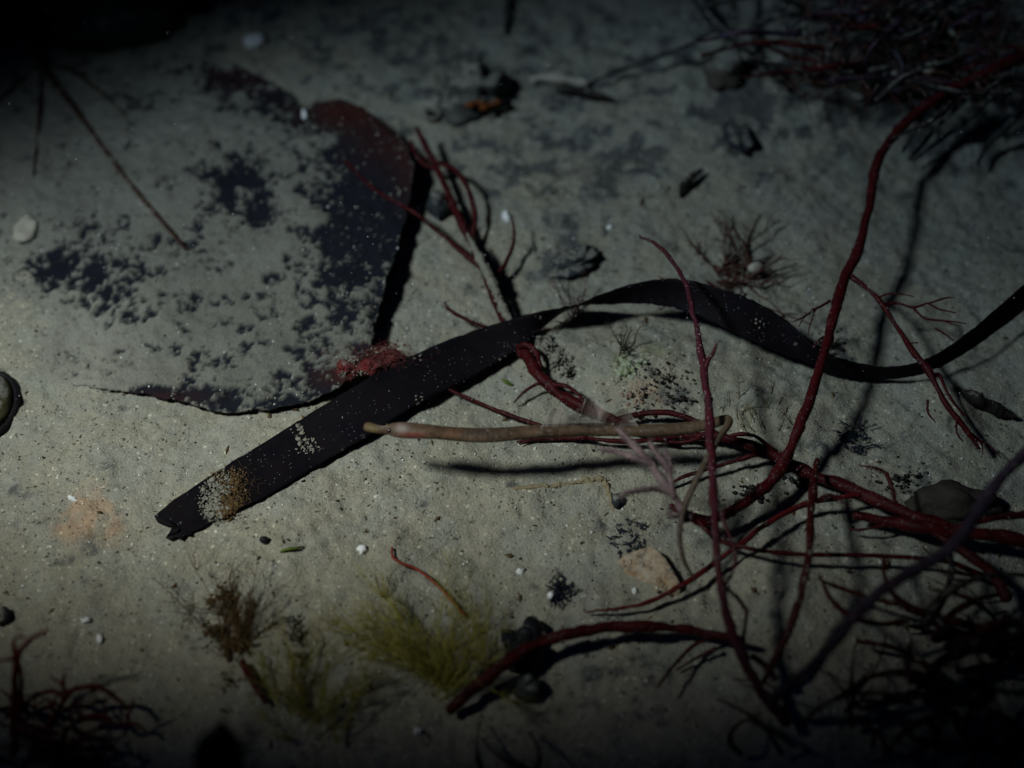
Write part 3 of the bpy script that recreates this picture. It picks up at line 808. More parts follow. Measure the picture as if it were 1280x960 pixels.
# long creeping strand from the right edge to behind the leaf
alga("red_alga", "long dark red alga strand creeping under the seagrass blade from the right to the leaf", 
     [(1330, 690, .010, 9), (1262, 672, .010, 10), (1196, 664, .009, 11), (1130, 640, .008, 10), (1060, 610, .007, 9), (1000, 586, .006, 8.5), (950, 562, .006, 8), (900, 546, .005, 7.5), (850, 545, .0045, 6), (800, 538, .004, 8), (760, 522, .004, 9),
      (715, 502, .004, 9), (688, 484, .004, 8.5), (664, 456, .003, 9), (645, 425, .002, 9), (627, 388, .003, 9), (608, 345, .004, 8), (590, 305, .005, 6.5), (572, 268, .006, 6), (552, 222, .007, 5.5), (535, 188, .009, 5), (521, 160, .011, 4)],
     [[(590, 300, .005, 4), (594, 268, .007, 5), (586, 238, .009, 4.6), (570, 214, .010, 4), (548, 203, .0095, 3.4), (530, 197, .0095, 2.6)],
      [(549, 213, .007, 5), (530, 205, .0085, 4.2), (519, 192, .010, 3.5), (514, 176, .011, 2.4)],
      [(606, 338, .004, 5), (586, 322, .005, 4.6), (560, 300, .006, 4), (536, 280, .008, 3.4), (512, 262, .0105, 3), (470, 238, .0095, 2.6), (430, 200, .0085, 2.2)],
      [(560, 243, .0065, 2.5), (550, 251, .005, 2.2), (541, 254, .004, 1.6)],
      [(612, 350, .004, 3.5), (628, 335, .005, 3.4), (638, 316, .006, 3.2), (643, 295, .008, 2.6), (640, 272, .010, 1.6)],
      [(640, 425, .002, 3.5), (610, 410, .004, 3), (580, 398, .006, 2.8), (563, 388, .0075, 2.4), (556, 379, .009, 1.6)],
      [(676, 466, .003, 4), (672, 444, .005, 4.5), (660, 432, .006, 4.5), (646, 433, .005, 4)],
      [(690, 483, .004, 3.5), (672, 480, .005, 3), (655, 490, .004, 2.5), (643, 503, .002, 1.4)],
      [(684, 482, .004, 3.5), (706, 482, .006, 3.4), (724, 495, .006, 3), (732, 510, .005, 2.4)],
      [(770, 526, .004, 5), (800, 518, .005, 4.4), (835, 516, .0062, 4.2), (868, 526, .0055, 4), (900, 545, .005, 4)],
      [(850, 546, .0045, 4), (790, 552, .004, 4), (740, 548, .003, 3.4), (700, 538, .003, 3), (655, 525, .003, 3), (610, 508, .003, 3), (572, 492, .003, 2.8), (540, 474, .0015, 2.4)],
      ([(735, 547, .003, 4), (690, 548, .002, 4), (662, 549, .0015, 3), (646, 553, .001, 1.4)], [[(664, 549, .002, 2.4), (650, 556, .0015, 1.2)]]),
      [(905, 547, .005, 3), (925, 543, .007, 3.2), (945, 546, .0075, 3.2), (970, 566, .006, 3)],
      [(955, 566, .006, 4), (920, 576, .005, 3.6), (880, 588, .004, 3.2), (850, 598, .003, 2.8), (830, 608, .002, 2)],
      [(880, 545, .005, 3.6), (870, 549, .0045, 3.6), (850, 553, .004, 3), (820, 551, .003, 2.4)],
      [(1118, 636, .008, 4), (1116, 612, .010, 4), (1108, 594, .012, 3.6), (1094, 585, .013, 2.6), (1074, 582, .013, 1.2)],
      ([(1200, 668, .009, 9), (1160, 660, .008, 10), (1110, 652, .007, 9), (1068, 644, .006, 7)], []),
      [(1110, 655, .007, 3), (1080, 662, .005, 2.5), (1062, 662, .004, 1.6)],
      [(1180, 670, .009, 6), (1210, 655, .011, 6), (1245, 648, .012, 6), (1300, 640, .012, 6)],
      [(1165, 664, .008, 5), (1205, 690, .009, 7), (1238, 715, .009, 9), (1260, 750, .008, 9)]],
     m='red')

alga("red_alga", "upright dark red alga strand crossing in front of the fish's tail, forked near its tip",
     [(985, 905, .006, 9), (950, 862, .010, 9), (925, 815, .015, 8.5), (908, 770, .020, 8), (899, 715, .0245, 7.6), (894, 655, .0265, 7.4), (891, 600, .0265, 7), (888, 555, .026, 6.8), (886, 510, .025, 6.4), (880, 465, .0245, 6), (873, 420, .0245, 5), (865, 385, .0245, 4.4), (855, 350, .0245, 4), (838, 323, .0245, 3.4), (818, 304, .0245, 2.6), (799, 296, .0245, 1.4)],
     [[(879, 462, .0245, 4), (886, 450, .026, 4), (892, 440, .0275, 3.2), (896, 430, .0285, 1.6)],
      [(899, 640, .0258, 4), (913, 672, .024, 3), (919, 700, .022, 3), (912, 722, .020, 2.6), (902, 735, .020, 2.4)],
      [(905, 735, .020, 3), (920, 745, .018, 3), (932, 765, .016, 3), (930, 790, .013, 3), (926, 812, .012, 2.6)],
      [(940, 820, .012, 5), (955, 830, .010, 5), (970, 850, .008, 6)]], m='purple')

alga("red_alga", "tallest dark red alga stem, bowing from the right top corner down past the seagrass",
     [(1320, 50, .026, 8), (1280, 70, .026, 8.6), (1235, 90, .025, 8.6), (1185, 114, .024, 8.4), (1140, 146, .0225, 8), (1108, 182, .021, 7.8), (1094, 215, .020, 7.8), (1086, 262, .0195, 7.8), (1072, 312, .019, 8), (1056, 348, .0185, 8.6), (1046, 380, .0178, 8.2), (1036, 420, .017, 8), (1024, 460, .016, 8), (1010, 505, .0145, 8), (992, 552, .0125, 8.6), (974, 588, .0105, 9.4), (955, 610, .0095, 9), (925, 632, .009, 8.6), (890, 650, .009, 8.6), (862, 646, .0095, 8), (838, 632, .0105, 6)],
     [([(1062, 344, .0185, 4.6), (1085, 362, .018, 3.6), (1102, 380, .017, 4), (1122, 410, .0155, 3.4), (1142, 440, .014, 5), (1160, 462, .013, 6), (1172, 486, .0115, 4), (1190, 515, .0095, 4.4), (1210, 540, .0075, 4), (1224, 560, .006, 2.4)],
       [[(1098, 372, .017, 1.8), (1112, 367, .018, 1.4), (1130, 368, .0185, 1.2), (1142, 371, .0185, .8)],
        [(1104, 381, .0168, 2.4), (1122, 379, .0175, 2.2), (1140, 384, .0175, 2), (1160, 379, .018, 1.8), (1180, 373, .019, 1.4), (1193, 372, .0195, .8)],
        [(1160, 379, .018, 1.4), (1174, 386, .018, 1.4), (1195, 391, .0185, .9)],
        [(1140, 384, .0175, 1.8), (1155, 397, .0165, 1.6), (1172, 400, .0165, 1.6), (1190, 402, .0168, 1.2), (1208, 404, .017, .8)],
        [(1176, 400, .0165, 1.2), (1190, 405, .0162, 1), (1198, 408, .0162, .7)],
        [(1168, 410, .016, 1.5), (1182, 418, .015, 1.4), (1192, 426, .0145, .8)],
        [(1136, 430, .0145, 1.2), (1148, 428, .015, .8)],
        [(1165, 470, .0125, 4), (1175, 470, .012, 3), (1185, 492, .0105, 2.4), (1205, 520, .008, 2)],
        [(1160, 500, .011, 2), (1160, 515, .010, 1.6), (1169, 528, .009, .8)],
        [(1215, 548, .0065, 2), (1235, 556, .0055, 1.6), (1252, 572, .004, .8)],
        [(1205, 535, .008, 2.4), (1225, 552, .006, 2), (1229, 568, .005, .8)],
        [(1196, 522, .009, 2), (1196, 540, .0075, 1.4), (1204, 552, .007, .8)]]),
      ([(1038, 376, .0178, 2.6), (1022, 385, .0175, 2), (1004, 396, .0172, 1.6), (990, 403, .017, .8)],
       [[(1020, 386, .0175, 1.4), (1014, 402, .0165, 1.2), (1009, 420, .0155, .7)], [(1006, 395, .0172, 1), (998, 408, .0168, .7)]]),
      [(1032, 420, .0172, 1.6), (1024, 424, .017, 1.4), (1018, 434, .0165, .8)],
      [(948, 612, .0095, 4), (966, 596, .0095, 4), (985, 588, .0085, 4), (1005, 583, .0075, 4)],
      [(870, 648, .0095, 4), (885, 664, .009, 3.4), (900, 676, .0085, 3.6), (930, 684, .008, 3.8), (960, 690, .0075, 3.8), (1000, 693, .007, 3.8), (1050, 694, .007, 3.8), (1100, 695, .007, 3.8), (1150, 698, .007, 4), (1190, 704, .007, 4.4), (1230, 720, .007, 5)]],
     m='red')

alga("red_alga", "thin dark red alga stem bent downward through the middle of the right-hand tangle",
     [(1022, 575, .012, 4), (1018, 600, .0135, 6), (1014, 640, .015, 6.6), (1011, 690, .016, 6.6), (1002, 740, .016, 6.4), (986, 790, .014, 5.8), (966, 830, .011, 5.4), (955, 850, .008, 5)], 
     [[(1060, 632, .0125, 0.8), (1040, 620, .013, 3.6), (1020, 626, .0145, 4)]], m='darkred')

alga("red_alga", "slender red alga string running diagonally from the tangle to the pale orange stone",
     [(1075, 618, .008, 4), (1040, 624, .0075, 4.2), (1000, 632, .007, 4.2), (955, 658, .0065, 4.2), (915, 688, .006, 4), (885, 710, .0055, 4), (850, 733, .0052, 3.8), (810, 752, .0045, 3.2), (775, 761, .0035, 2.6), (750, 763, .003, 2), (732, 765, .002, 1.2)], [], m='red_thin')

alga("red_alga", "pointed straight red alga branch reaching into the lower right darkness",
     [(1300, 806, .012, 7), (1240, 789, .012, 6.4), (1180, 773, .012, 5.8), (1130, 757, .0115, 5.2), (1085, 746, .011, 4.4), (1045, 733, .0105, 3.2), (1016, 722, .010, 1)], [], m='darkred')

alga("red_alga", "out-of-focus bluish red alga stem arching in the near right foreground",
     [(1310, 545, .046, 9), (1272, 574, .046, 9.6), (1240, 612, .046, 10), (1215, 650, .0455, 10.5), (1190, 684, .045, 11), (1150, 710, .044, 10.4), (1110, 733, .0425, 9.8), (1080, 758, .040, 9), (1050, 795, .036, 8.4), (1015, 832, .030, 8), (985, 858, .022, 8), (965, 875, .015, 8)], [], m='bluered')

alga("red_alga", "thick smooth red alga stem arched beside the two black snail shells",
     [(560, 890, .004, 9), (590, 862, .006, 10), (630, 830, .0075, 10.5), (670, 806, .0082, 10), (715, 791, .008, 9.6), (765, 784, .0075, 9.2), (815, 783, .007, 8.6), (855, 787, .006, 7.4), (895, 793, .006, 6.6), (930, 800, .007, 7)],
     [[(900, 792, .006, 4), (880, 800, .006, 3.6), (860, 812, .0062, 3.4), (842, 832, .0068, 3.2), (822, 858, .0075, 2.2)],
      [(895, 810, .004, 3), (870, 822, .003, 2.6), (845, 838, .002, 1.6)]], m='red')

# dark base tangle of the lower right corner
t = thing("alga_tangle", "dark knotted red alga clump filling the lower right corner", "alga", at(1180, 860)[0])
for k in range(46):
    px0 = rng.uniform(1130, 1300); py0 = rng.uniform(760, 950); a = rng.uniform(0, 6.28); l = rng.uniform(60, 190); h0 = rng.uniform(.003, .030); bend = rng.normal(0, .9)
    sp = []
    for j in range(5):
        f = j / 4
        sp.append((px0 + l * f * math.cos(a + bend * f), py0 + l * .75 * f * math.sin(a + bend * f), max(.002, h0 + .012 * math.sin(3.1 * f) * rng.uniform(-.5, 1)), rng.uniform(3.5, 7) * (1 - .6 * f)))
    tube_part("branch", sp, M['darkred' if k % 3 else 'black'], t, n=5, sides=7, knob=.1)
for k in range(14):
    px0 = rng.uniform(960, 1150); py0 = rng.uniform(850, 960); a = rng.uniform(-2.6, -.4); l = rng.uniform(40, 120); bend = rng.normal(0, .6)
    sp = [(px0 + l * f * math.cos(a + bend * f), py0 + l * f * .8 * math.sin(a + bend * f), .004 + .012 * math.sin(3.1 * f), 3.5 * (1 - .7 * f)) for f in (0, .33, .66, 1)]
    tube_part("branch", sp, M['darkred'], t, n=5, sides=7, knob=.1)
for k in range(10):      # fine side sprigs seen against the sand
    px0 = 1240 + rng.normal(0, 12); py0 = rng.uniform(715, 800); l = rng.uniform(35, 80)
    sp = [(px0 - l * f, py0 - l * .25 * f + 8 * math.sin(5 * f), .008 + .004 * f, 1.8 * (1 - .7 * f)) for f in (0, .4, .7, 1)]
    tube_part("branchlet", sp, M['darkred'], t, n=4, sides=5)
for k in range(5):
    px0 = rng.uniform(560, 940); py0 = rng.uniform(920, 985); a = rng.uniform(-3, 0); l = rng.uniform(50, 130); bend = rng.normal(0, .8)
    sp = [(px0 + l * f * math.cos(a + bend * f), py0 + l * .6 * f * math.sin(a + bend * f), .003 + .009 * math.sin(3.1 * f), 4 * (1 - .7 * f)) for f in (0, .33, .66, 1)]
    tube_part("branch", sp, M['black' if k % 2 else 'darkred'], t, n=5, sides=7, knob=.1)

# lilac branching alga in front of the fish
def lilac():
    t = thing("lilac_alga", "fuzzy pale lilac branching alga sprig in front of the fish", "alga", at(850, 660)[0])
    main = [(862, 650, .020, 6), (848, 628, .023, 5.5), (828, 600, .026, 5), (812, 578, .028, 4.6), (796, 560, .0295, 4.2), (784, 548, .030, 3.8), (773, 536, .0305, 3.2)]
    br = [[(814, 580, .028, 3.6), (795, 573, .029, 3.2), (775, 566, .0295, 3), (752, 562, .030, 2.2)], 
          [(840, 618, .0245, 3.6), (822, 611, .026, 3.4), (800, 613, .027, 3.2), (785, 616, .0275, 2.4), (776, 622, .028, 1.6)],
          [(842, 622, .0245, 4), (838, 598, .027, 3.6), (830, 578, .029, 3.2), (820, 566, .030, 2.6), (812, 552, .031, 1.8)],
          [(838, 596, .027, 3), (838, 578, .029, 2.6), (830, 562, .0305, 2)],
          [(856, 642, .021, 3), (842, 646, .0225, 2.6), (834, 640, .023, 2)]]
    _, C0, r0 = tube_part("stem", main, M['lilac'], t, n=7, knob=.35)
    allc = [C0]
    for b in br:
        _, c_, _ = tube_part("branch", b, M['lilac'], t, n=7, knob=.35); allc.append(c_)
    fz = []
    AC = np.vstack(allc)
    for _ in range(1900):
        q = AC[rng.integers(len(AC))]
        d = rng.normal(0, 1, 3); d /= np.linalg.norm(d); l = rng.uniform(.0006, .0021)
        C_ = np.array([q, q + d * l * .6 + rng.normal(0, .0002, 3), q + d * l])
        fz.append(tube_geo(C_, np.array([.00007, .00006, .00003]), 3))
    o = merged("fluff", fz, M['fluff'], t); o["kind"] = "stuff"
lilac()

o, C_, r_ = tube_part("red_thread", [(490, 684, .0008, 1.2), (491, 696, .0012, 1.8), (502, 704, .0016, 2), (520, 711, .002, 2), (538, 724, .002, 2), (556, 741, .0018, 2), (570, 757, .0014, 2.2), (581, 770, .0008, 2.6)], M['orange'], None, n=8, sides=7, knob=.05)
tag(o, "thin curved orange red alga thread lying alone on the bare sand", "alga")

# ================================================================== OTHER WEEDS
def tuft(name, label, cat, px, py, hs, n, lmin, lmax, material, spreadpx, dirxy, dirspread, zmin, zmax, rad, curl=.5, groups=6, group=None, seg=7, coarse=None):
    """filamentous tuft: a handful of branches (parts) that carry fine filaments"""
    root, mpp = at(px, py, hs)
    t = thing(name, label, cat, root, group)
    fil = []
    for gi in range(groups):
        p0 = root + np.array([rng.normal(0, spreadpx * mpp * .5), rng.normal(0, spreadpx * mpp * .5), 0])
        a = math.atan2(dirxy[1], dirxy[0]) + rng.normal(0, dirspread)
        d = np.array([math.cos(a), math.sin(a), rng.uniform(zmin, zmax)]); d /= np.linalg.norm(d)
        L1 = rng.uniform(lmin, lmax); cv = rng.normal(0, curl, 3)
        pts = []
        for k in range(seg):
            f = k / (seg - 1)
            pts.append(p0 + d * L1 * f + cv * L1 * .35 * f * f)
        pts = np.array(pts)
        pts[:, 2] = np.maximum(pts[:, 2], Hg(pts[:, 0], pts[:, 1]) + .0004)
        Vb, Fb = tube_geo(pts, np.linspace(rad * 2.4, rad * .8, seg), 5, .1)
        obj("branch", new_mesh("branch", Vb, Fb, material), t)
        for _ in range(n // groups):
            k = rng.integers(0, seg)
            dd = d + rng.normal(0, .55, 3); dd /= np.linalg.norm(dd)
            l = L1 * rng.uniform(.2, .55)
            q = pts[k]
            cc = np.array([q, q + dd * l * .5 + rng.normal(0, l * .08, 3), q + dd * l + rng.normal(0, l * .12, 3)])
            cc[:, 2] = np.maximum(cc[:, 2], Hg(cc[:, 0], cc[:, 1]) + .0002)
            fil.append(tube_geo(cc, np.array([rad, rad * .8, rad * .35]), 3))
    o = merged("filament", fil, material, t); o["kind"] = "stuff"
    return t
tuft("green_alga_tuft", "feathery olive green alga tuft left of the black snail shells", "alga", 550, 858, .003, 700, .009, .019, M['green'], 24, (-.2, 1), .7, .1, .6, .00010, groups=15, curl=.8)
tuft("green_alga_tuft", "long drooping olive green alga plume pointing to the upper left", "alga", 540, 842, .004, 420, .016, .024, M['green'], 12, (-1, .85), .2, .1, .35, .00011, groups=9, curl=.3)
tuft("green_alga_tuft", "blurred olive green alga tuft in the bottom foreground beside a short red stalk", "alga", 385, 900, .003, 560, .010, .020, M['green'], 36, (-.1, 1), .6, .1, .6, .00010, groups=14, curl=.8)
tuft("green_alga_tuft", "small sparse green alga spray rising behind the black snail shells", "alga", 600, 830, .002, 160, .010, .020, M['green'], 14, (.1, 1), .4, .2, .6, .00008, groups=6)
tuft("green_alga_tuft", "tiny dark green alga sprout standing on the algae-covered mound", "alga", 778, 440, .002, 60, .004, .008, M['green_dark'], 12, (0, 1), 1.0, .4, 1.4, .00009, groups=9, curl=.6)
tuft("brown_weed", "thin upright brown weed wisp at the left of the green tufts", "weed", 298, 815, .0006, 420, .008, .017, M['brown'], 20, (-.15, 1), .35, 0, .18, .00009, groups=16, curl=.7)
tuft("dark_fuzz", "blue black fuzzy ball of weed on the sand beside a white grain", "debris", 700, 740, .0008, 900, .0012, .0028, M['bluefuzz'], 16, (0, 1), 3.0, 0, 1.0, .00008, groups=45)
tuft("dark_fuzz", "flat blue black patch of fuzzy weed above the pale orange stone", "debris", 786, 673, .0003, 520, .001, .0022, M['bluefuzz'], 24, (1, 0), 3.0, 0, .3, .00008, groups=34)
tuft("brown_tuft", "small tangled red brown alga tuft behind the seagrass arch", "alga", 915, 345, .002, 140, .008, .017, M['brownred'], 40, (1, .25), 1.3, .0, .35, .00022, groups=24, curl=1.3)
tuft("pale_fringe", "short straw-coloured fringe of dead weed on the sand right of the fish's tail", "debris", 945, 515, .0002, 120, .003, .006, M['ochre'], 46, (.1, 1), .5, .05, .25, .00006, groups=24)
tuft("dark_fuzz", "black crumbly weed scrap under the tall stem's shadow at right", "debris", 1068, 548, .0005, 520, .0012, .003, M['bluefuzz'], 20, (0, 1), 3.0, 0, .6, .00009, groups=34)
tuft("grey_sprig", "thin dark weed sprig lying beside the mound left of the fish's fin", "debris", 720, 400, .001, 60, .008, .014, M['brownred'], 14, (-.5, 1), .7, .1, .5, .00012, groups=6)

# bottom-left red brown alga
t = thing("red_alga_clump", "curly dark red alga clump in the bottom left corner", "alga", at(60, 900)[0])
for sp in ([(18, 940, .004, 5), (18, 880, .012, 4.6), (19, 845, .018, 4), (22, 822, .022, 3.4), (35, 803, .025, 3), (48, 794, .027, 2.6), (62, 788, .028, 1.2)],
           [(20, 838, .020, 3), (18, 815, .023, 2.6), (17, 800, .025, 2), (30, 796, .0255, 2)],
           [(20, 820, .022, 2.6), (8, 824, .023, 2.2), (-6, 828, .023, 1.6)],
           [(24, 900, .008, 4), (27, 860, .014, 3.2), (28, 830, .018, 1.6)],
           [(30, 880, .008, 3), (55, 866, .010, 2.8), (74, 866, .011, 2.6), (79, 875, .010, 2)],
           [(60, 905, .005, 4), (85, 870, .010, 3.6), (104, 858, .013, 3.4), (130, 861, .013, 3.2), (148, 874, .011, 2.6), (158, 888, .009, 1.6)],
           [(85, 870, .010, 2.6), (80, 855, .012, 2.4), (81, 842, .014, 1.4)], [(78, 856, .012, 2), (68, 850, .013, 1.6), (63, 844, .014, 1)],
           [(100, 900, .006, 3.4), (130, 895, .008, 3), (142, 905, .007, 2.8), (165, 905, .007, 2.6), (185, 914, .006, 1.6)],
           [(158, 904, .007, 2.4), (163, 888, .010, 2.2), (168, 874, .012, 1.2)],
           [(85, 930, .004, 3), (105, 925, .006, 2.8), (118, 923, .006, 1.6)]):
    tube_part("branch", sp, M['red_thin'], t, n=6, sides=8, knob=.2, wob=.0003)
for k in range(46):
    px0 = rng.uniform(-20, 120); py0 = rng.uniform(880, 970); a = rng.uniform(-3.0, .2); l = rng.uniform(25, 75); bend = rng.normal(0, 1.2); h0 = rng.uniform(.001, .006)
    sp = [(px0 + l * f * math.cos(a + bend * f), py0 + l * .7 * f * math.sin(a + bend * f), h0 + .006 * math.sin(3.1 * f), rng.uniform(2, 3.6) * (1 - .6 * f)) for f in (0, .3, .6, 1)]
    tube_part("branch", sp, M['red_thin' if k % 4 else 'brownred'], t, n=4, sides=6, knob=.2, wob=.0003)

o, _, _ = tube_part("red_stalk", [(303, 828, .002, 4.4), (312, 846, .003, 4.6), (322, 862, .003, 3.8), (333, 880, .002, 2.6)], M['red'], None, n=6, knob=.25)
tag(o, "short broken red stalk lying beside the blurred green tuft", "alga")

# dark tangle, top right
t = thing("dark_weed_tangle", "dark silty tangle of weeds heaped in the top right corner", "weed", at(1150, 60)[0])
for k in range(84):
    px0 = rng.uniform(990, 1300); py0 = rng.uniform(-40, 120) - (1300 - px0) * .04
    a = rng.uniform(2.2, 3.9) if k % 3 else rng.uniform(0, 6.28)
    l = rng.uniform(60, 170); bend = rng.normal(0, .7); h0 = rng.uniform(.004, .03)
    sp = [(px0 + l * f * math.cos(a + bend * f), py0 + l * .55 * f * math.sin(a + bend * f), max(.003, h0 + .010 * math.sin(3 * f) * rng.uniform(-.6, 1)), rng.uniform(2, 6) * (1 - .6 * f)) for f in (0, .3, .6, 1)]
    tube_part("branch", sp, M[('dark_tangle', 'black', 'darkred', 'bluered')[k % 4]], t, n=5, sides=6, knob=.25, wob=.0005)
for sp in ([(1185, 110, .020, 4), (1160, 130, .021, 3.4), (1142, 165, .020, 3), (1128, 190, .018, 1.8)],
           [(1215, 118, .020, 4), (1180, 150, .016, 3.4), (1155, 178, .012, 3), (1136, 200, .009, 2)],
           [(1250, 110, .020, 5), (1215, 145, .014, 4), (1180, 172, .008, 3), (1140, 202, .005, 2)],
           [(1290, 120, .018, 6), (1262, 155, .012, 5), (1235, 180, .008, 4.4), (1222, 205, .005, 2.6)],
           [(1190, 100, .022, 3), (1178, 125, .021, 2.8), (1166, 148, .020, 1.6)],
           [(1268, 80, .026, 3), (1262, 120, .022, 2.6), (1255, 140, .020, 1.4)]):
    tube_part("branch", sp, M['dark_tangle'], t, n=6, sides=7, knob=.15)
for sp in ([(1240, 116, .004, 4), (1170, 120, .003, 5), (1110, 118, .003, 5), (1078, 128, .002, 2)],):
    tube_part("branch", sp, M['black'], t, n=6, sides=7, knob=.2)
gs = []
for _ in range(700):
    p, _m = at(rng.uniform(985, 1300), rng.uniform(-30, 125), rng.uniform(.002, .03))
    d = rng.normal(0, 1, 3) * np.array([1, .8, .5]); d /= np.linalg.norm(d); l = rng.uniform(.003, .012)
    gs.append(tube_geo(np.array([p, p + d * l * .5 + rng.normal(0, .0008, 3), p + d * l + rng.normal(0, .0015, 3)]), np.array([.00022, .00018, .00006]), 4))
o = merged("fine_weed", gs, M['brownred'], t); o["kind"] = "stuff"
for k, (px, py, rx, ry, h, mm) in enumerate([(1140, 62, 13, 16, .017, 'green_dark'), (1163, 82, 14, 13, .017, 'cream'), (1118, 92, 7, 5, .014, 'cream'), (1190, 40, 9, 5, .02, 'olive'), (1100, 20, 30, 14, .01, 'stone_grey')]):
    p, mpp = at(px, py, h)
    Vb, Fb = blob_geo(p, rx * mpp, ry * mpp * .8, ry * mpp * .35, rough=.4, sub=2, seed=k + 3, rot=.6 * k)
    obj("leaf_scrap" if mm != 'stone_grey' else "clod", new_mesh("leaf_scrap", Vb, Fb, M[mm]), t)

# twig and branching stem of the far side
alga("forked_weed", "blurred dark forked stem at the top centre right", 
     [(855, -30, .010, 6), (880, 14, .010, 6.4), (905, 40, .010, 7), (935, 62, .010, 7.4), (960, 82, .009, 7), (975, 105, .006, 5)],
     [[(895, 36, .010, 4), (860, 56, .009, 4), (820, 72, .008, 3.8), (780, 86, .006, 3.4), (740, 102, .004, 2.4)],
      [(945, 30, .014, 4), (985, 18, .014, 4.2), (1030, 10, .014, 4), (1060, -10, .014, 3)],
      [(930, 58, .010, 5), (920, 30, .013, 5), (918, 5, .014, 5), (912, -30, .014, 4)]], m='dark_tangle', cat="weed")
o, _, _ = tube_part("dark_twig", [(694, 113, .0022, 3), (715, 113, .003, 5), (740, 118, .003, 5.4), (766, 124, .0022, 3)], M['black'], None, knob=.25)
tag(o, "short black twig lying under the pale plant scrap near the top", "twig")
o, _, _ = tube_part("pale_scrap", [(664, 100, .0025, 5), (680, 97, .003, 7), (705, 100, .003, 7), (735, 104, .0025, 4)], M['cream'], None, knob=.35)
tag(o, "pale beige plant scrap above the short black twig near the top", "debris")
o, _, _ = tube_part("thin_twig", [(636, -20, .004, 3), (634, 12, .003, 3.2), (632, 42, .0015, 2)], M['black'], None, knob=.2)
tag(o, "thin dark twig entering at the top edge, left of centre", "twig")

# ================================================================== TUBES, STONES, SHELLS
tt = thing("sand_tube", "pale grey sand-coated worm tube leaning against the red strand behind the blade", "worm tube", at(650, 430)[0])
o, Ct, rt = tube_part("tube_wall", [(584, 292, .010, 1.6), (592, 308, .0095, 3.4), (602, 326, .009, 5), (611, 344, .0085, 5.6), (619, 362, .008, 5), (628, 384, .007, 5.2), (638, 402, .006, 5.2), (650, 425, .003, 5), (662, 438, .0008, 4)], M['tubegrey'], tt, n=10, knob=.45)
gs = []
for _ in range(330):
    i_ = int(rng.integers(len(Ct))); d = rng.normal(0, 1, 3); d /= np.linalg.norm(d); q = rng.uniform(.00012, .0004)
    gs.append(blob_geo(Ct[i_] + d * rt[i_], q, q * rng.uniform(.6, 1.2), q * .8, rough=.6, sub=1, seed=int(rng.integers(999))))
o = merged("sand_coat", gs, M['silt'], tt, smooth=False); o["kind"] = "stuff"
o, _, _ = tube_part("ochre_tube", [(640, 612, -.0005, 2), (668, 609, -.0002, 2.6), (690, 607, -.0002, 3.2), (712, 604, -.0001, 3.0), (735, 601, -.0001, 3.8), (752, 599, 0, 3.6), (758, 606, 0, 3.2), (761, 616, -.0002, 3.6), (764, 628, -.0002, 3.0), (767, 642, -.0006, 2)], M['ochre'], None, n=12, knob=.75)
tag(o, "flat ochre worm tube bent at a right angle below the fish's shadow", "worm tube")
t = thing("burrow_tube", "small pale ring with a black hole, left of the orange-spotted stone", "burrow", at(540, 143)[0])
p, mpp = at(540, 143, .0015)
th = np.linspace(0, 2 * np.pi, 26)
ringC = np.column_stack([p[0] + np.cos(th) * 9 * mpp, p[1] + np.sin(th) * 10 * mpp, p[2] + .0002 * np.sin(th * 3)])
Vb, Fb = tube_geo(ringC, np.full(26, 3.4 * mpp), 8, .3); obj("rim", new_mesh("rim", Vb, Fb, M['tubegrey']), t)
Vb, Fb = blob_geo(p - np.array([0, 0, .0006]), 7 * mpp, 8 * mpp, .0004, rough=.1, sub=2); obj("hole", new_mesh("hole", Vb, Fb, M['stone_black']), t)  # flat black disc paints the shade inside the burrow

t = thing("sponge_stone", "dark half-buried stone with an orange sponge patch near the top", "stone", at(590, 120)[0])
blob("stone", 592, 115, 46, 34, .010, M['stone_sponge'], t, seed=4, rough=.6, sub=4, sink=.42, freq=2.4)
for k, (px, py, rx, ry) in enumerate([(588, 130, 7, 5), (600, 128, 7, 4), (612, 131, 8, 5), (622, 127, 5, 4), (606, 134, 6, 4)]):
    p, mpp = at(px, py, .0062 - abs(px - 600) * .00004)
    Vb, Fb = blob_geo(p, rx * mpp, ry * mpp * 1.0, .0009, rough=.7, sub=2, seed=k)
    obj("sponge", new_mesh("sponge", Vb, Fb, M['sponge']), t)
tag(blob("dark_stone", 128, 8, 118, 50, .016, M['stone_dark'], None, seed=8, rough=.28, sub=4, sink=.35, freq=1.2), "large blue black stone at the top left edge behind the leaf", "stone")
tag(blob("dark_flake", 716, 326, 34, 15, .0035, M['slate'], None, seed=14, rough=.7, sub=4, rot=.5, sink=.48), "slate blue flake on the sand behind the blade's twist", "stone")
tag(blob("dark_flake", 925, 168, 17, 22, .0035, M['slate'], None, seed=24, rough=.7, sub=3, sink=.48), "small blue black lump on the sand below the far weeds", "stone")
tag(blob("dark_flake", 548, 262, 15, 14, .004, M['slate'], None, seed=27, rough=.4, sub=3, sink=.2), "small slate grey lump between the red strands right of the leaf", "stone")
tag(blob("pebble", 1190, 627, 60, 22, .006, M['stone_brown'], None, seed=34, rough=.4, sub=4, sink=.56, freq=2.0), "smooth grey brown pebble behind the crossing red stems at right", "stone")
tag(blob("pebble", 905, 92, 24, 20, .007, M['stone_grey'], None, seed=37, rough=.35, sub=3, sink=.3), "blurred brownish pebble below the dark forked stem", "stone")
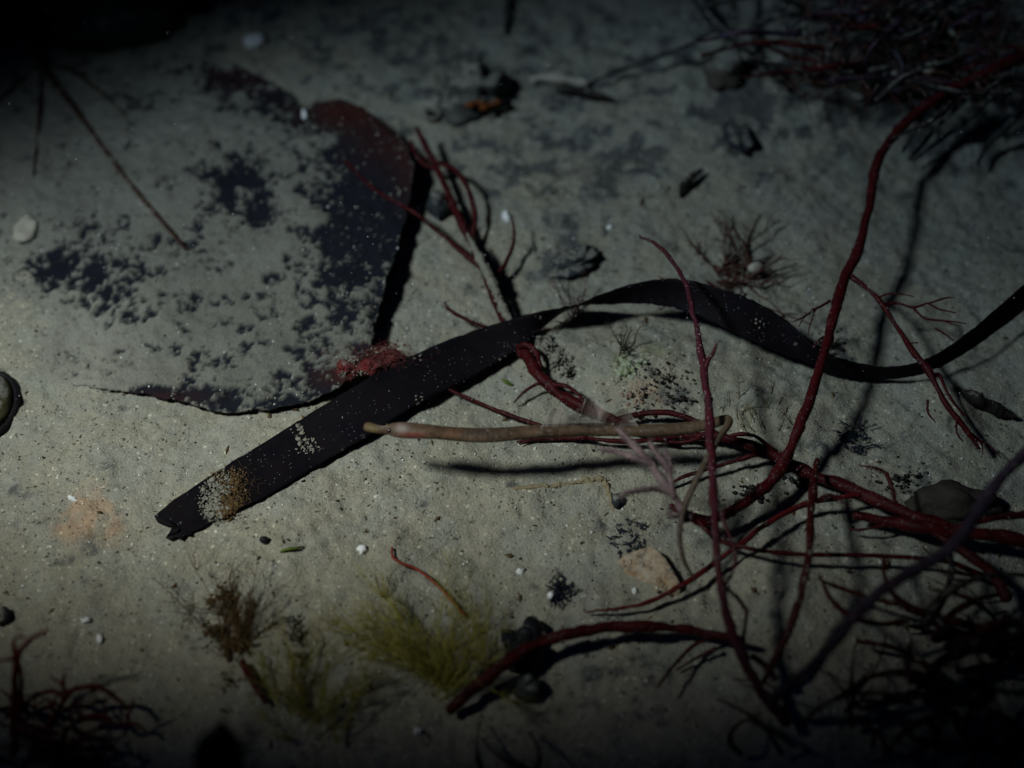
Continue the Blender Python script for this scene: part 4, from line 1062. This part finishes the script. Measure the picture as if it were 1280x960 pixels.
# pale orange stone: angular half-buried slab
rimp = [(764, 708, -.0006), (778, 696, .0008), (796, 688, .0022), (815, 684, .0030), (828, 694, .0034), (840, 711, .0034), (850, 733, .0026), (838, 738, .0014), (822, 730, .0006), (806, 728, .0), (786, 724, -.0006), (770, 718, -.001)]
rim = np.array([at(a, b, c)[0] for a, b, c in rimp])
rim = catmull(np.vstack([rim, rim[:1]]), 6)[:-1]
nr = len(rim); ctr = rim.mean(0)
rows = []
for q in np.linspace(.08, 1, 9):
    ring_ = ctr * (1 - q) + rim * q
    ring_[:, 2] += .0011 * (fbm(ring_[:, 0], ring_[:, 1], 420, 4, 58) - .5) + .0004 * (1 - q)
    rows.append(ring_)
sk = rim.copy(); sk[:, 2] -= .004; sk[:, :2] = ctr[:2] * -.06 + sk[:, :2] * 1.06
rows.append(sk)
Vb = np.vstack(rows + [ctr[None] + np.array([[0, 0, .0004]])])
Fb = []
for a in range(len(rows) - 1):
    for b in range(nr):
        c0, c1 = a * nr + b, a * nr + (b + 1) % nr
        Fb += [[c0, c0 + nr, c1 + nr], [c0, c1 + nr, c1]]
for b in range(nr): Fb.append([len(Vb) - 1, b, (b + 1) % nr])
tag(obj("orange_stone", new_mesh("orange_stone", Vb, Fb, M['stone_pale'])), "pale orange and white half-buried stone below the flat fuzz patch", "stone")
# two black snail shells
def snail(px, py, rp, label, rot):
    p0, mpp = at(px, py, .004)
    rr = rp * mpp
    p, mpp = at(px, py, rr * .85)
    t = thing("snail_shell", label, "shell", at(px, py, 0)[0], "black snail shells")
    n = 90
    th = np.linspace(0, 2 * math.pi * 2.3, n)
    k = np.exp(-.13 * (th[-1] - th))
    C = np.column_stack([np.cos(th) * rr * .38 * k, np.sin(th) * rr * .38 * k, rr * 1.1 * (1 - k)])
    Vb, Fb = tube_geo(C, rr * .66 * k, 16, 0)
    Vb -= (Vb.max(0) + Vb.min(0)) / 2
    Vb = Vb @ np.array([[1, 0, 0], [0, math.cos(.5), math.sin(.5)], [0, -math.sin(.5), math.cos(.5)]])
    Vb = rot_z(Vb, rot) + p
    obj("whorl", new_mesh("whorl", Vb, Fb, M['stone_black']), t)
    Vo, Fo = blob_geo(p + np.array([0, -rr * .55, -rr * .45]), rr * .4, rr * .12, rr * .35, rough=.05, sub=2)
    obj("operculum", new_mesh("operculum", Vo, Fo, M['black']), t)
snail(639, 800, 19, "smaller left black snail shell beside the arched red stem", .5)
snail(664, 792, 25, "larger right black snail shell beside the arched red stem", -.4)
tag(blob("black_pebble", 655, 822, 24, 14, .006, M['stone_black'], None, seed=71, rough=.25, sub=3, sink=.3), "black pebble under the arched red stem below the snail shells", "stone")
tag(blob("black_pebble", 660, 862, 18, 12, .004, M['slate'], None, seed=73, rough=.35, sub=3, sink=.3), "dark pebble in the gloom below the arched red stem", "stone")
# olive shell at the left edge
t = thing("olive_shell", "olive shell with a black ring for its shadow, cut off by the left edge", "shell", at(-8, 510)[0])
p, mpp = at(-14, 506, .001)
Vb, Fb = blob_geo(p, 30 * mpp, 36 * mpp / math.sin(PITCH), .005, rough=.06, sub=4, seed=2, rot=.15); obj("shell_dome", new_mesh("shell_dome", Vb, Fb, M['olive']), t)
th = np.linspace(0, 2 * np.pi, 60); ringC = rot_z(np.column_stack([np.cos(th) * 34 * mpp, np.sin(th) * 40 * mpp / math.sin(PITCH), th * 0 - .0002]), .15) + p
Vb, Fb = tube_geo(ringC, np.full(60, 4.2 * mpp), 8, .15); obj("shade_ring", new_mesh("shade_ring", Vb, Fb, M['rim']), t)  # black ring models the shadow along the shell's edge
# curved dark scrap, bark piece
o, _, _ = tube_part("dark_scrap", [(850, 246, .001, 2), (855, 232, .003, 5), (866, 220, .004, 5), (878, 212, .003, 2)], M['black'], None, knob=.2)
tag(o, "small curved black leaf scrap standing on bare sand above the seagrass arch", "debris")
o, _, _ = tube_part("bark_piece", [(1196, 486, .002, 3), (1215, 496, .003, 7), (1238, 507, .003, 7), (1256, 516, .0025, 5), (1270, 521, .002, 2)], M['black'], None, knob=.55)
tag(o, "black crumbly bark piece below the seagrass at the right edge", "debris")
o, _, _ = tube_part("green_scrap", [(350, 690, .0005, 1), (358, 687, .001, 2), (370, 685, .001, 2), (380, 683, .0005, 1)], M['green_bright'], None, knob=.3)
tag(o, "tiny bright green weed scrap below the blade's broken end", "debris")
o, _, _ = tube_part("green_scrap", [(628, 474, .0005, 1), (634, 478, .001, 2.2), (640, 481, .0005, 1)], M['green_bright'], None, knob=.3)
tag(o, "tiny green weed scrap between the blade and the fish", "debris")
tag(blob("black_pebble", 331, 676, 6, 4, .0012, M['stone_black'], None, seed=75, rough=.25, sub=2, sink=.2), "tiny black pebble just right of the blade's broken end", "stone")
tag(blob("black_pebble", 4, 772, 10, 9, .0025, M['slate'], None, seed=79, rough=.3, sub=3, sink=.3), "dark pebble at the left edge above the red alga clump", "stone")
tag(blob("dark_lump", 770, 628, 6, 8, .0022, M['slate'], None, seed=76, rough=.45, sub=2, sink=.2), "tiny blue black lump beside the ochre worm tube", "debris")
def heap(geos, px, py, rx, ry, n, smin, smax, h=0.0, hmax=.002):
    for _ in range(n):
        a = rng.uniform(0, 6.28); r0 = abs(rng.normal(0, .5))
        p, mpp = at(px + rx * r0 * math.cos(a), py + ry * r0 * math.sin(a), h + hmax * max(0, 1 - r0) * rng.random())
        q = smin + (smax - smin) * rng.random() ** 2
        geos.append(blob_geo(p, q * rng.uniform(.8, 1.5), q, q * rng.uniform(.5, .9), rough=.6, sub=1, seed=int(rng.integers(999)), rot=rng.uniform(0, 3)))
def crumb_thing(name, label, cat, spots, material, **kw):
    gs = []
    for sp in spots: heap(gs, *sp, **kw)
    o = merged(name, gs, material, None, smooth=False)
    return tag(o, label, cat)
crumb_thing("crumbly_crust", "crumbly white and pale green crust on the mound right of the blade", "encrustation", [(784, 462, 16, 12, 70, .0003, .0011), (800, 452, 14, 10, 30, .0002, .0008)], M['crust'])
crumb_thing("dark_crumbs", "black and brown crumbs littering the mound under the red forked strand", "debris", [(830, 470, 60, 36, 150, .0001, .0005), (850, 500, 36, 20, 80, .0001, .0006), (800, 520, 30, 12, 50, .0001, .0005)], M['black'])
crumb_thing("stone_chips", "white and orange chips scattered over the half-buried pale orange stone", "stone chips", [(800, 700, 22, 12, 60, .0002, .0009), (826, 716, 14, 18, 50, .0002, .0008)], M['stone_pale'], h=.0012, hmax=.001)
crumb_thing("pink_crumbs", "pinkish orange crumbs on the mound just above the fish's body", "debris", [(800, 495, 30, 16, 60, .0002, .0007)], M['pinkstone'])
crumb_thing("sand_crumbs", "pale sand crumbs piled beside the blade's twist", "sediment", [(684, 432, 16, 16, 220, .0002, .0008), (696, 448, 14, 16, 220, .0002, .0008), (672, 422, 12, 10, 90, .0002, .0006), (708, 464, 14, 12, 80, .0002, .0006)], M['silt'], hmax=.0035)
crumb_thing("brown_crumbs", "rusty brown crumb trail on the sand at lower left", "debris", [(285, 745, 22, 18, 120, .0001, .00055), (272, 790, 26, 16, 130, .0001, .00055), (300, 805, 34, 12, 130, .0001, .00055), (290, 770, 14, 30, 130, .0001, .0005), (262, 752, 12, 10, 40, .0001, .0005), (285, 850, 20, 26, 60, .0001, .0004)], M['brown'])
crumb_thing("dark_crumbs", "green brown crumbs beside the rusty crumb trail", "debris", [(368, 795, 20, 26, 130, .0001, .00055), (365, 775, 18, 10, 60, .0001, .0005), (374, 820, 20, 8, 60, .0001, .0006)], M['olive'])
crumb_thing("dark_crumbs", "dark crumbs around the tall stem's foot at right", "debris", [(1040, 430, 40, 24, 90, .0002, .0008), (1130, 600, 40, 20, 70, .0002, .0008), (940, 615, 30, 16, 90, .0002, .0009), (1000, 600, 20, 10, 40, .0002, .0009)], M['black'])
# pink-red crust by leaf edge
t = thing("pink_crust", "pink red encrusting growth wedged between the leaf and the seagrass blade", "encrustation", at(470, 445)[0])
for k, (px, py, rx, ry, h, z) in enumerate([(484, 443, 17, 10, .0052, .0024), (462, 456, 18, 8, .0052, .0018), (436, 458, 16, 9, .005, .0015)]):
    p, mpp = at(px, py, h)
    Vb, Fb = blob_geo(p - np.array([0, 0, z * .6]), rx * mpp, ry * mpp * 1.3, z, rough=.7, sub=3, seed=90 + k, freq=3.0)
    obj("lobe", new_mesh("lobe", Vb, Fb, M['coral']), t)
for nm, mm, spots in (("red_nodule", 'coral', [(484, 441, 26, 14, 200), (462, 454, 28, 12, 160), (434, 460, 24, 14, 130)]), ("silt_dust", 'silt', [(440, 450, 24, 14, 60), (470, 440, 26, 12, 50), (452, 465, 14, 6, 30)])):
    gs = []
    for a_, b_, c_, d_, n_q in spots: heap(gs, a_, b_, c_, d_, n_q, .0001, .00042, h=.0052, hmax=.0014)
    o = merged(nm, gs, M[mm], t, smooth=False); o["kind"] = "stuff"
gs = []
for _ in range(420):
    p, mpp = at(rng.normal(474, 26), rng.normal(445, 8), .0058)
    d = rng.normal(0, 1, 3); d[2] = abs(d[2]); d /= np.linalg.norm(d); l = rng.uniform(.0008, .0024)
    gs.append(tube_geo(np.array([p, p + d * l * .5, p + d * l + rng.normal(0, .0003, 3)]), np.array([.00006, .00005, .00003]), 3))
o = merged("red_fuzz", gs, M['redfuzz'], t); o["kind"] = "stuff"

def shell_bit(px, py, rx, ry, h, label, m='white', rot=0.0, seed=1, hole=False, zoff=0.0):
    p, mpp = at(px, py, zoff)
    Vb, Fb = blob_geo(p + np.array([0, 0, h * .1]), rx * mpp, ry * mpp * 1.2, h, rough=.3 if hole else .75, sub=3 if hole else 2, seed=seed, rot=rot, freq=1.6 if hole else 2.6)
    if hole:   # dished shell: push the middle of the upper side down
        c = p + np.array([0, 0, h * .1]); q = ((Vb[:, 0] - c[0]) / (rx * mpp)) ** 2 + ((Vb[:, 1] - c[1]) / (ry * mpp * 1.2)) ** 2
        Vb[:, 2] -= np.where(Vb[:, 2] > c[2], h * 1.1 * np.exp(-q * 3), 0)
    tag(obj("shell_fragment", new_mesh("shell_fragment", Vb, Fb, M[m])), label, "shell", "pale shell fragments")
shell_bit(32, 286, 14, 19, .0018, "oval dished white shell on the leaf near the left edge", 'cream', .1, 3, True, .0028)
shell_bit(318, 53, 14, 9, .0022, "blurred white shell fragment above the leaf's pointed tip", 'white', .4, 5)
shell_bit(381, 144, 4, 7, .0014, "tiny white shell sitting in the notch of the leaf's upper edge", 'white', .2, 6, False, .007)
shell_bit(633, 272, 5, 8, .0016, "white shell at the tip of the short brown hooked branch", 'white', .3, 7)
shell_bit(453, 688, 7, 5, .0013, "white shell fragment on bare sand left of the orange thread", 'white', .2, 8)
shell_bit(650, 715, 5, 4, .0012, "small white shell fragment midway between thread and blue fuzz", 'white', .9, 9)
shell_bit(107, 776, 7, 4, .0012, "bright white shell sliver on sand above the red clump", 'white', .3, 10)
shell_bit(125, 799, 4, 6, .0012, "upright white shell sliver just above the red clump", 'white', .1, 11)
shell_bit(688, 745, 4, 3, .0012, "tiny white shell touching the blue black fuzzy ball", 'white', .1, 12, False, .002)
shell_bit(794, 739, 4, 4, .0012, "tiny white shell below the pale orange stone", 'white', .1, 13)
shell_bit(437, 873, 4, 4, .0012, "white shell dot on dark sand between the green tufts", 'white', .1, 14)
shell_bit(522, 914, 5, 5, .0014, "white shell dot in the dark at the bottom edge", 'white', .1, 15)
shell_bit(92, 624, 7, 3, .001, "thin glossy shell sliver on the orange-tinted sand", 'white', -.5, 16)
shell_bit(762, 285, 4, 4, .0012, "bright round shell grain on sand left of the forked red tip", 'white', 0, 17)
shell_bit(945, 335, 9, 6, .0016, "cream shell fragment caught in the brown tuft", 'cream', .5, 18, False, .004)

# out-of-focus black upright lobe close to the lens at the bottom edge
p, mpp = at(272, 935, .052)
g0 = float(Hg(p[0], p[1]))
Cl = catmull(np.array([[p[0] - .004, p[1] - .012, g0], [p[0] - .002, p[1] - .007, g0 + .025], [p[0] - .0005, p[1] - .002, g0 + .044], [p[0] + .001, p[1] + .002, g0 + .056]]), 8)
Vb, Fb = tube_geo(Cl, np.stack([np.linspace(.0035, .0055, len(Cl)) * np.sqrt(np.clip(1.04 - (np.linspace(0, 1, len(Cl))) ** 6, .05, 1)), np.full(len(Cl), .0018)], 1), 12, .2, up=(1, 0, 0))
tag(obj("black_lobe", new_mesh("black_lobe", Vb, Fb, M['black'])), "blurred black lobe standing at the bottom edge beside the green tuft", "weed")
# marine snow
n = 420
pts = []
for _ in range(n):
    px, py = rng.uniform(0, 1280), rng.uniform(0, 800)
    p, _m = at(px, py, rng.uniform(.004, .05)); pts.append(p)
pts = np.array(pts)
OV, OF = octa()
VV = (OV[None] * rng.uniform(.00005, .00017, (n, 1, 1)) + pts[:, None]).reshape(-1, 3)
FF = (OF[None] + (np.arange(n) * 6)[:, None, None]).reshape(-1, 3)
o = obj("marine_snow", new_mesh("marine_snow", VV, FF, M['white'], False)); o["kind"] = "stuff"; o["label"] = "tiny pale particles drifting in the water"; o["category"] = "particles"

# ================================================================== WATER
me = bpy.data.meshes.new("haze")
zz = (-1.2, 0.31)
bx = [(-13.5, -13.5, zz[0]), (13.5, -13.5, zz[0]), (13.5, 13.5, zz[0]), (-13.5, 13.5, zz[0]), (-13.5, -13.5, zz[1]), (13.5, -13.5, zz[1]), (13.5, 13.5, zz[1]), (-13.5, 13.5, zz[1])]
me.from_pydata(bx, [], [(3, 2, 1, 0), (4, 5, 6, 7), (0, 1, 5, 4), (1, 2, 6, 5), (2, 3, 7, 6), (3, 0, 4, 7)])
hz = bpy.data.objects.new("haze", me); LINK(hz)
hz["kind"] = "stuff"; hz["label"] = "murky blue green sea water"; hz["category"] = "water"
mw = bpy.data.materials.new("sea_water"); mw.use_nodes = True
nt = mw.node_tree
for nd in list(nt.nodes):
    if nd.type != 'OUTPUT_MATERIAL': nt.nodes.remove(nd)
pv = nt.nodes.new("ShaderNodeVolumePrincipled")
pv.inputs["Density"].default_value = 7.6
pv.inputs["Color"].default_value = (0.0, 0.0, 0.0, 1)
pv.inputs["Absorption Color"].default_value = (0.0, 0.0225, 0.1000, 1)
nt.links.new(pv.outputs[0], [n_ for n_ in nt.nodes if n_.type == 'OUTPUT_MATERIAL'][0].inputs["Volume"])
me.materials.append(mw)
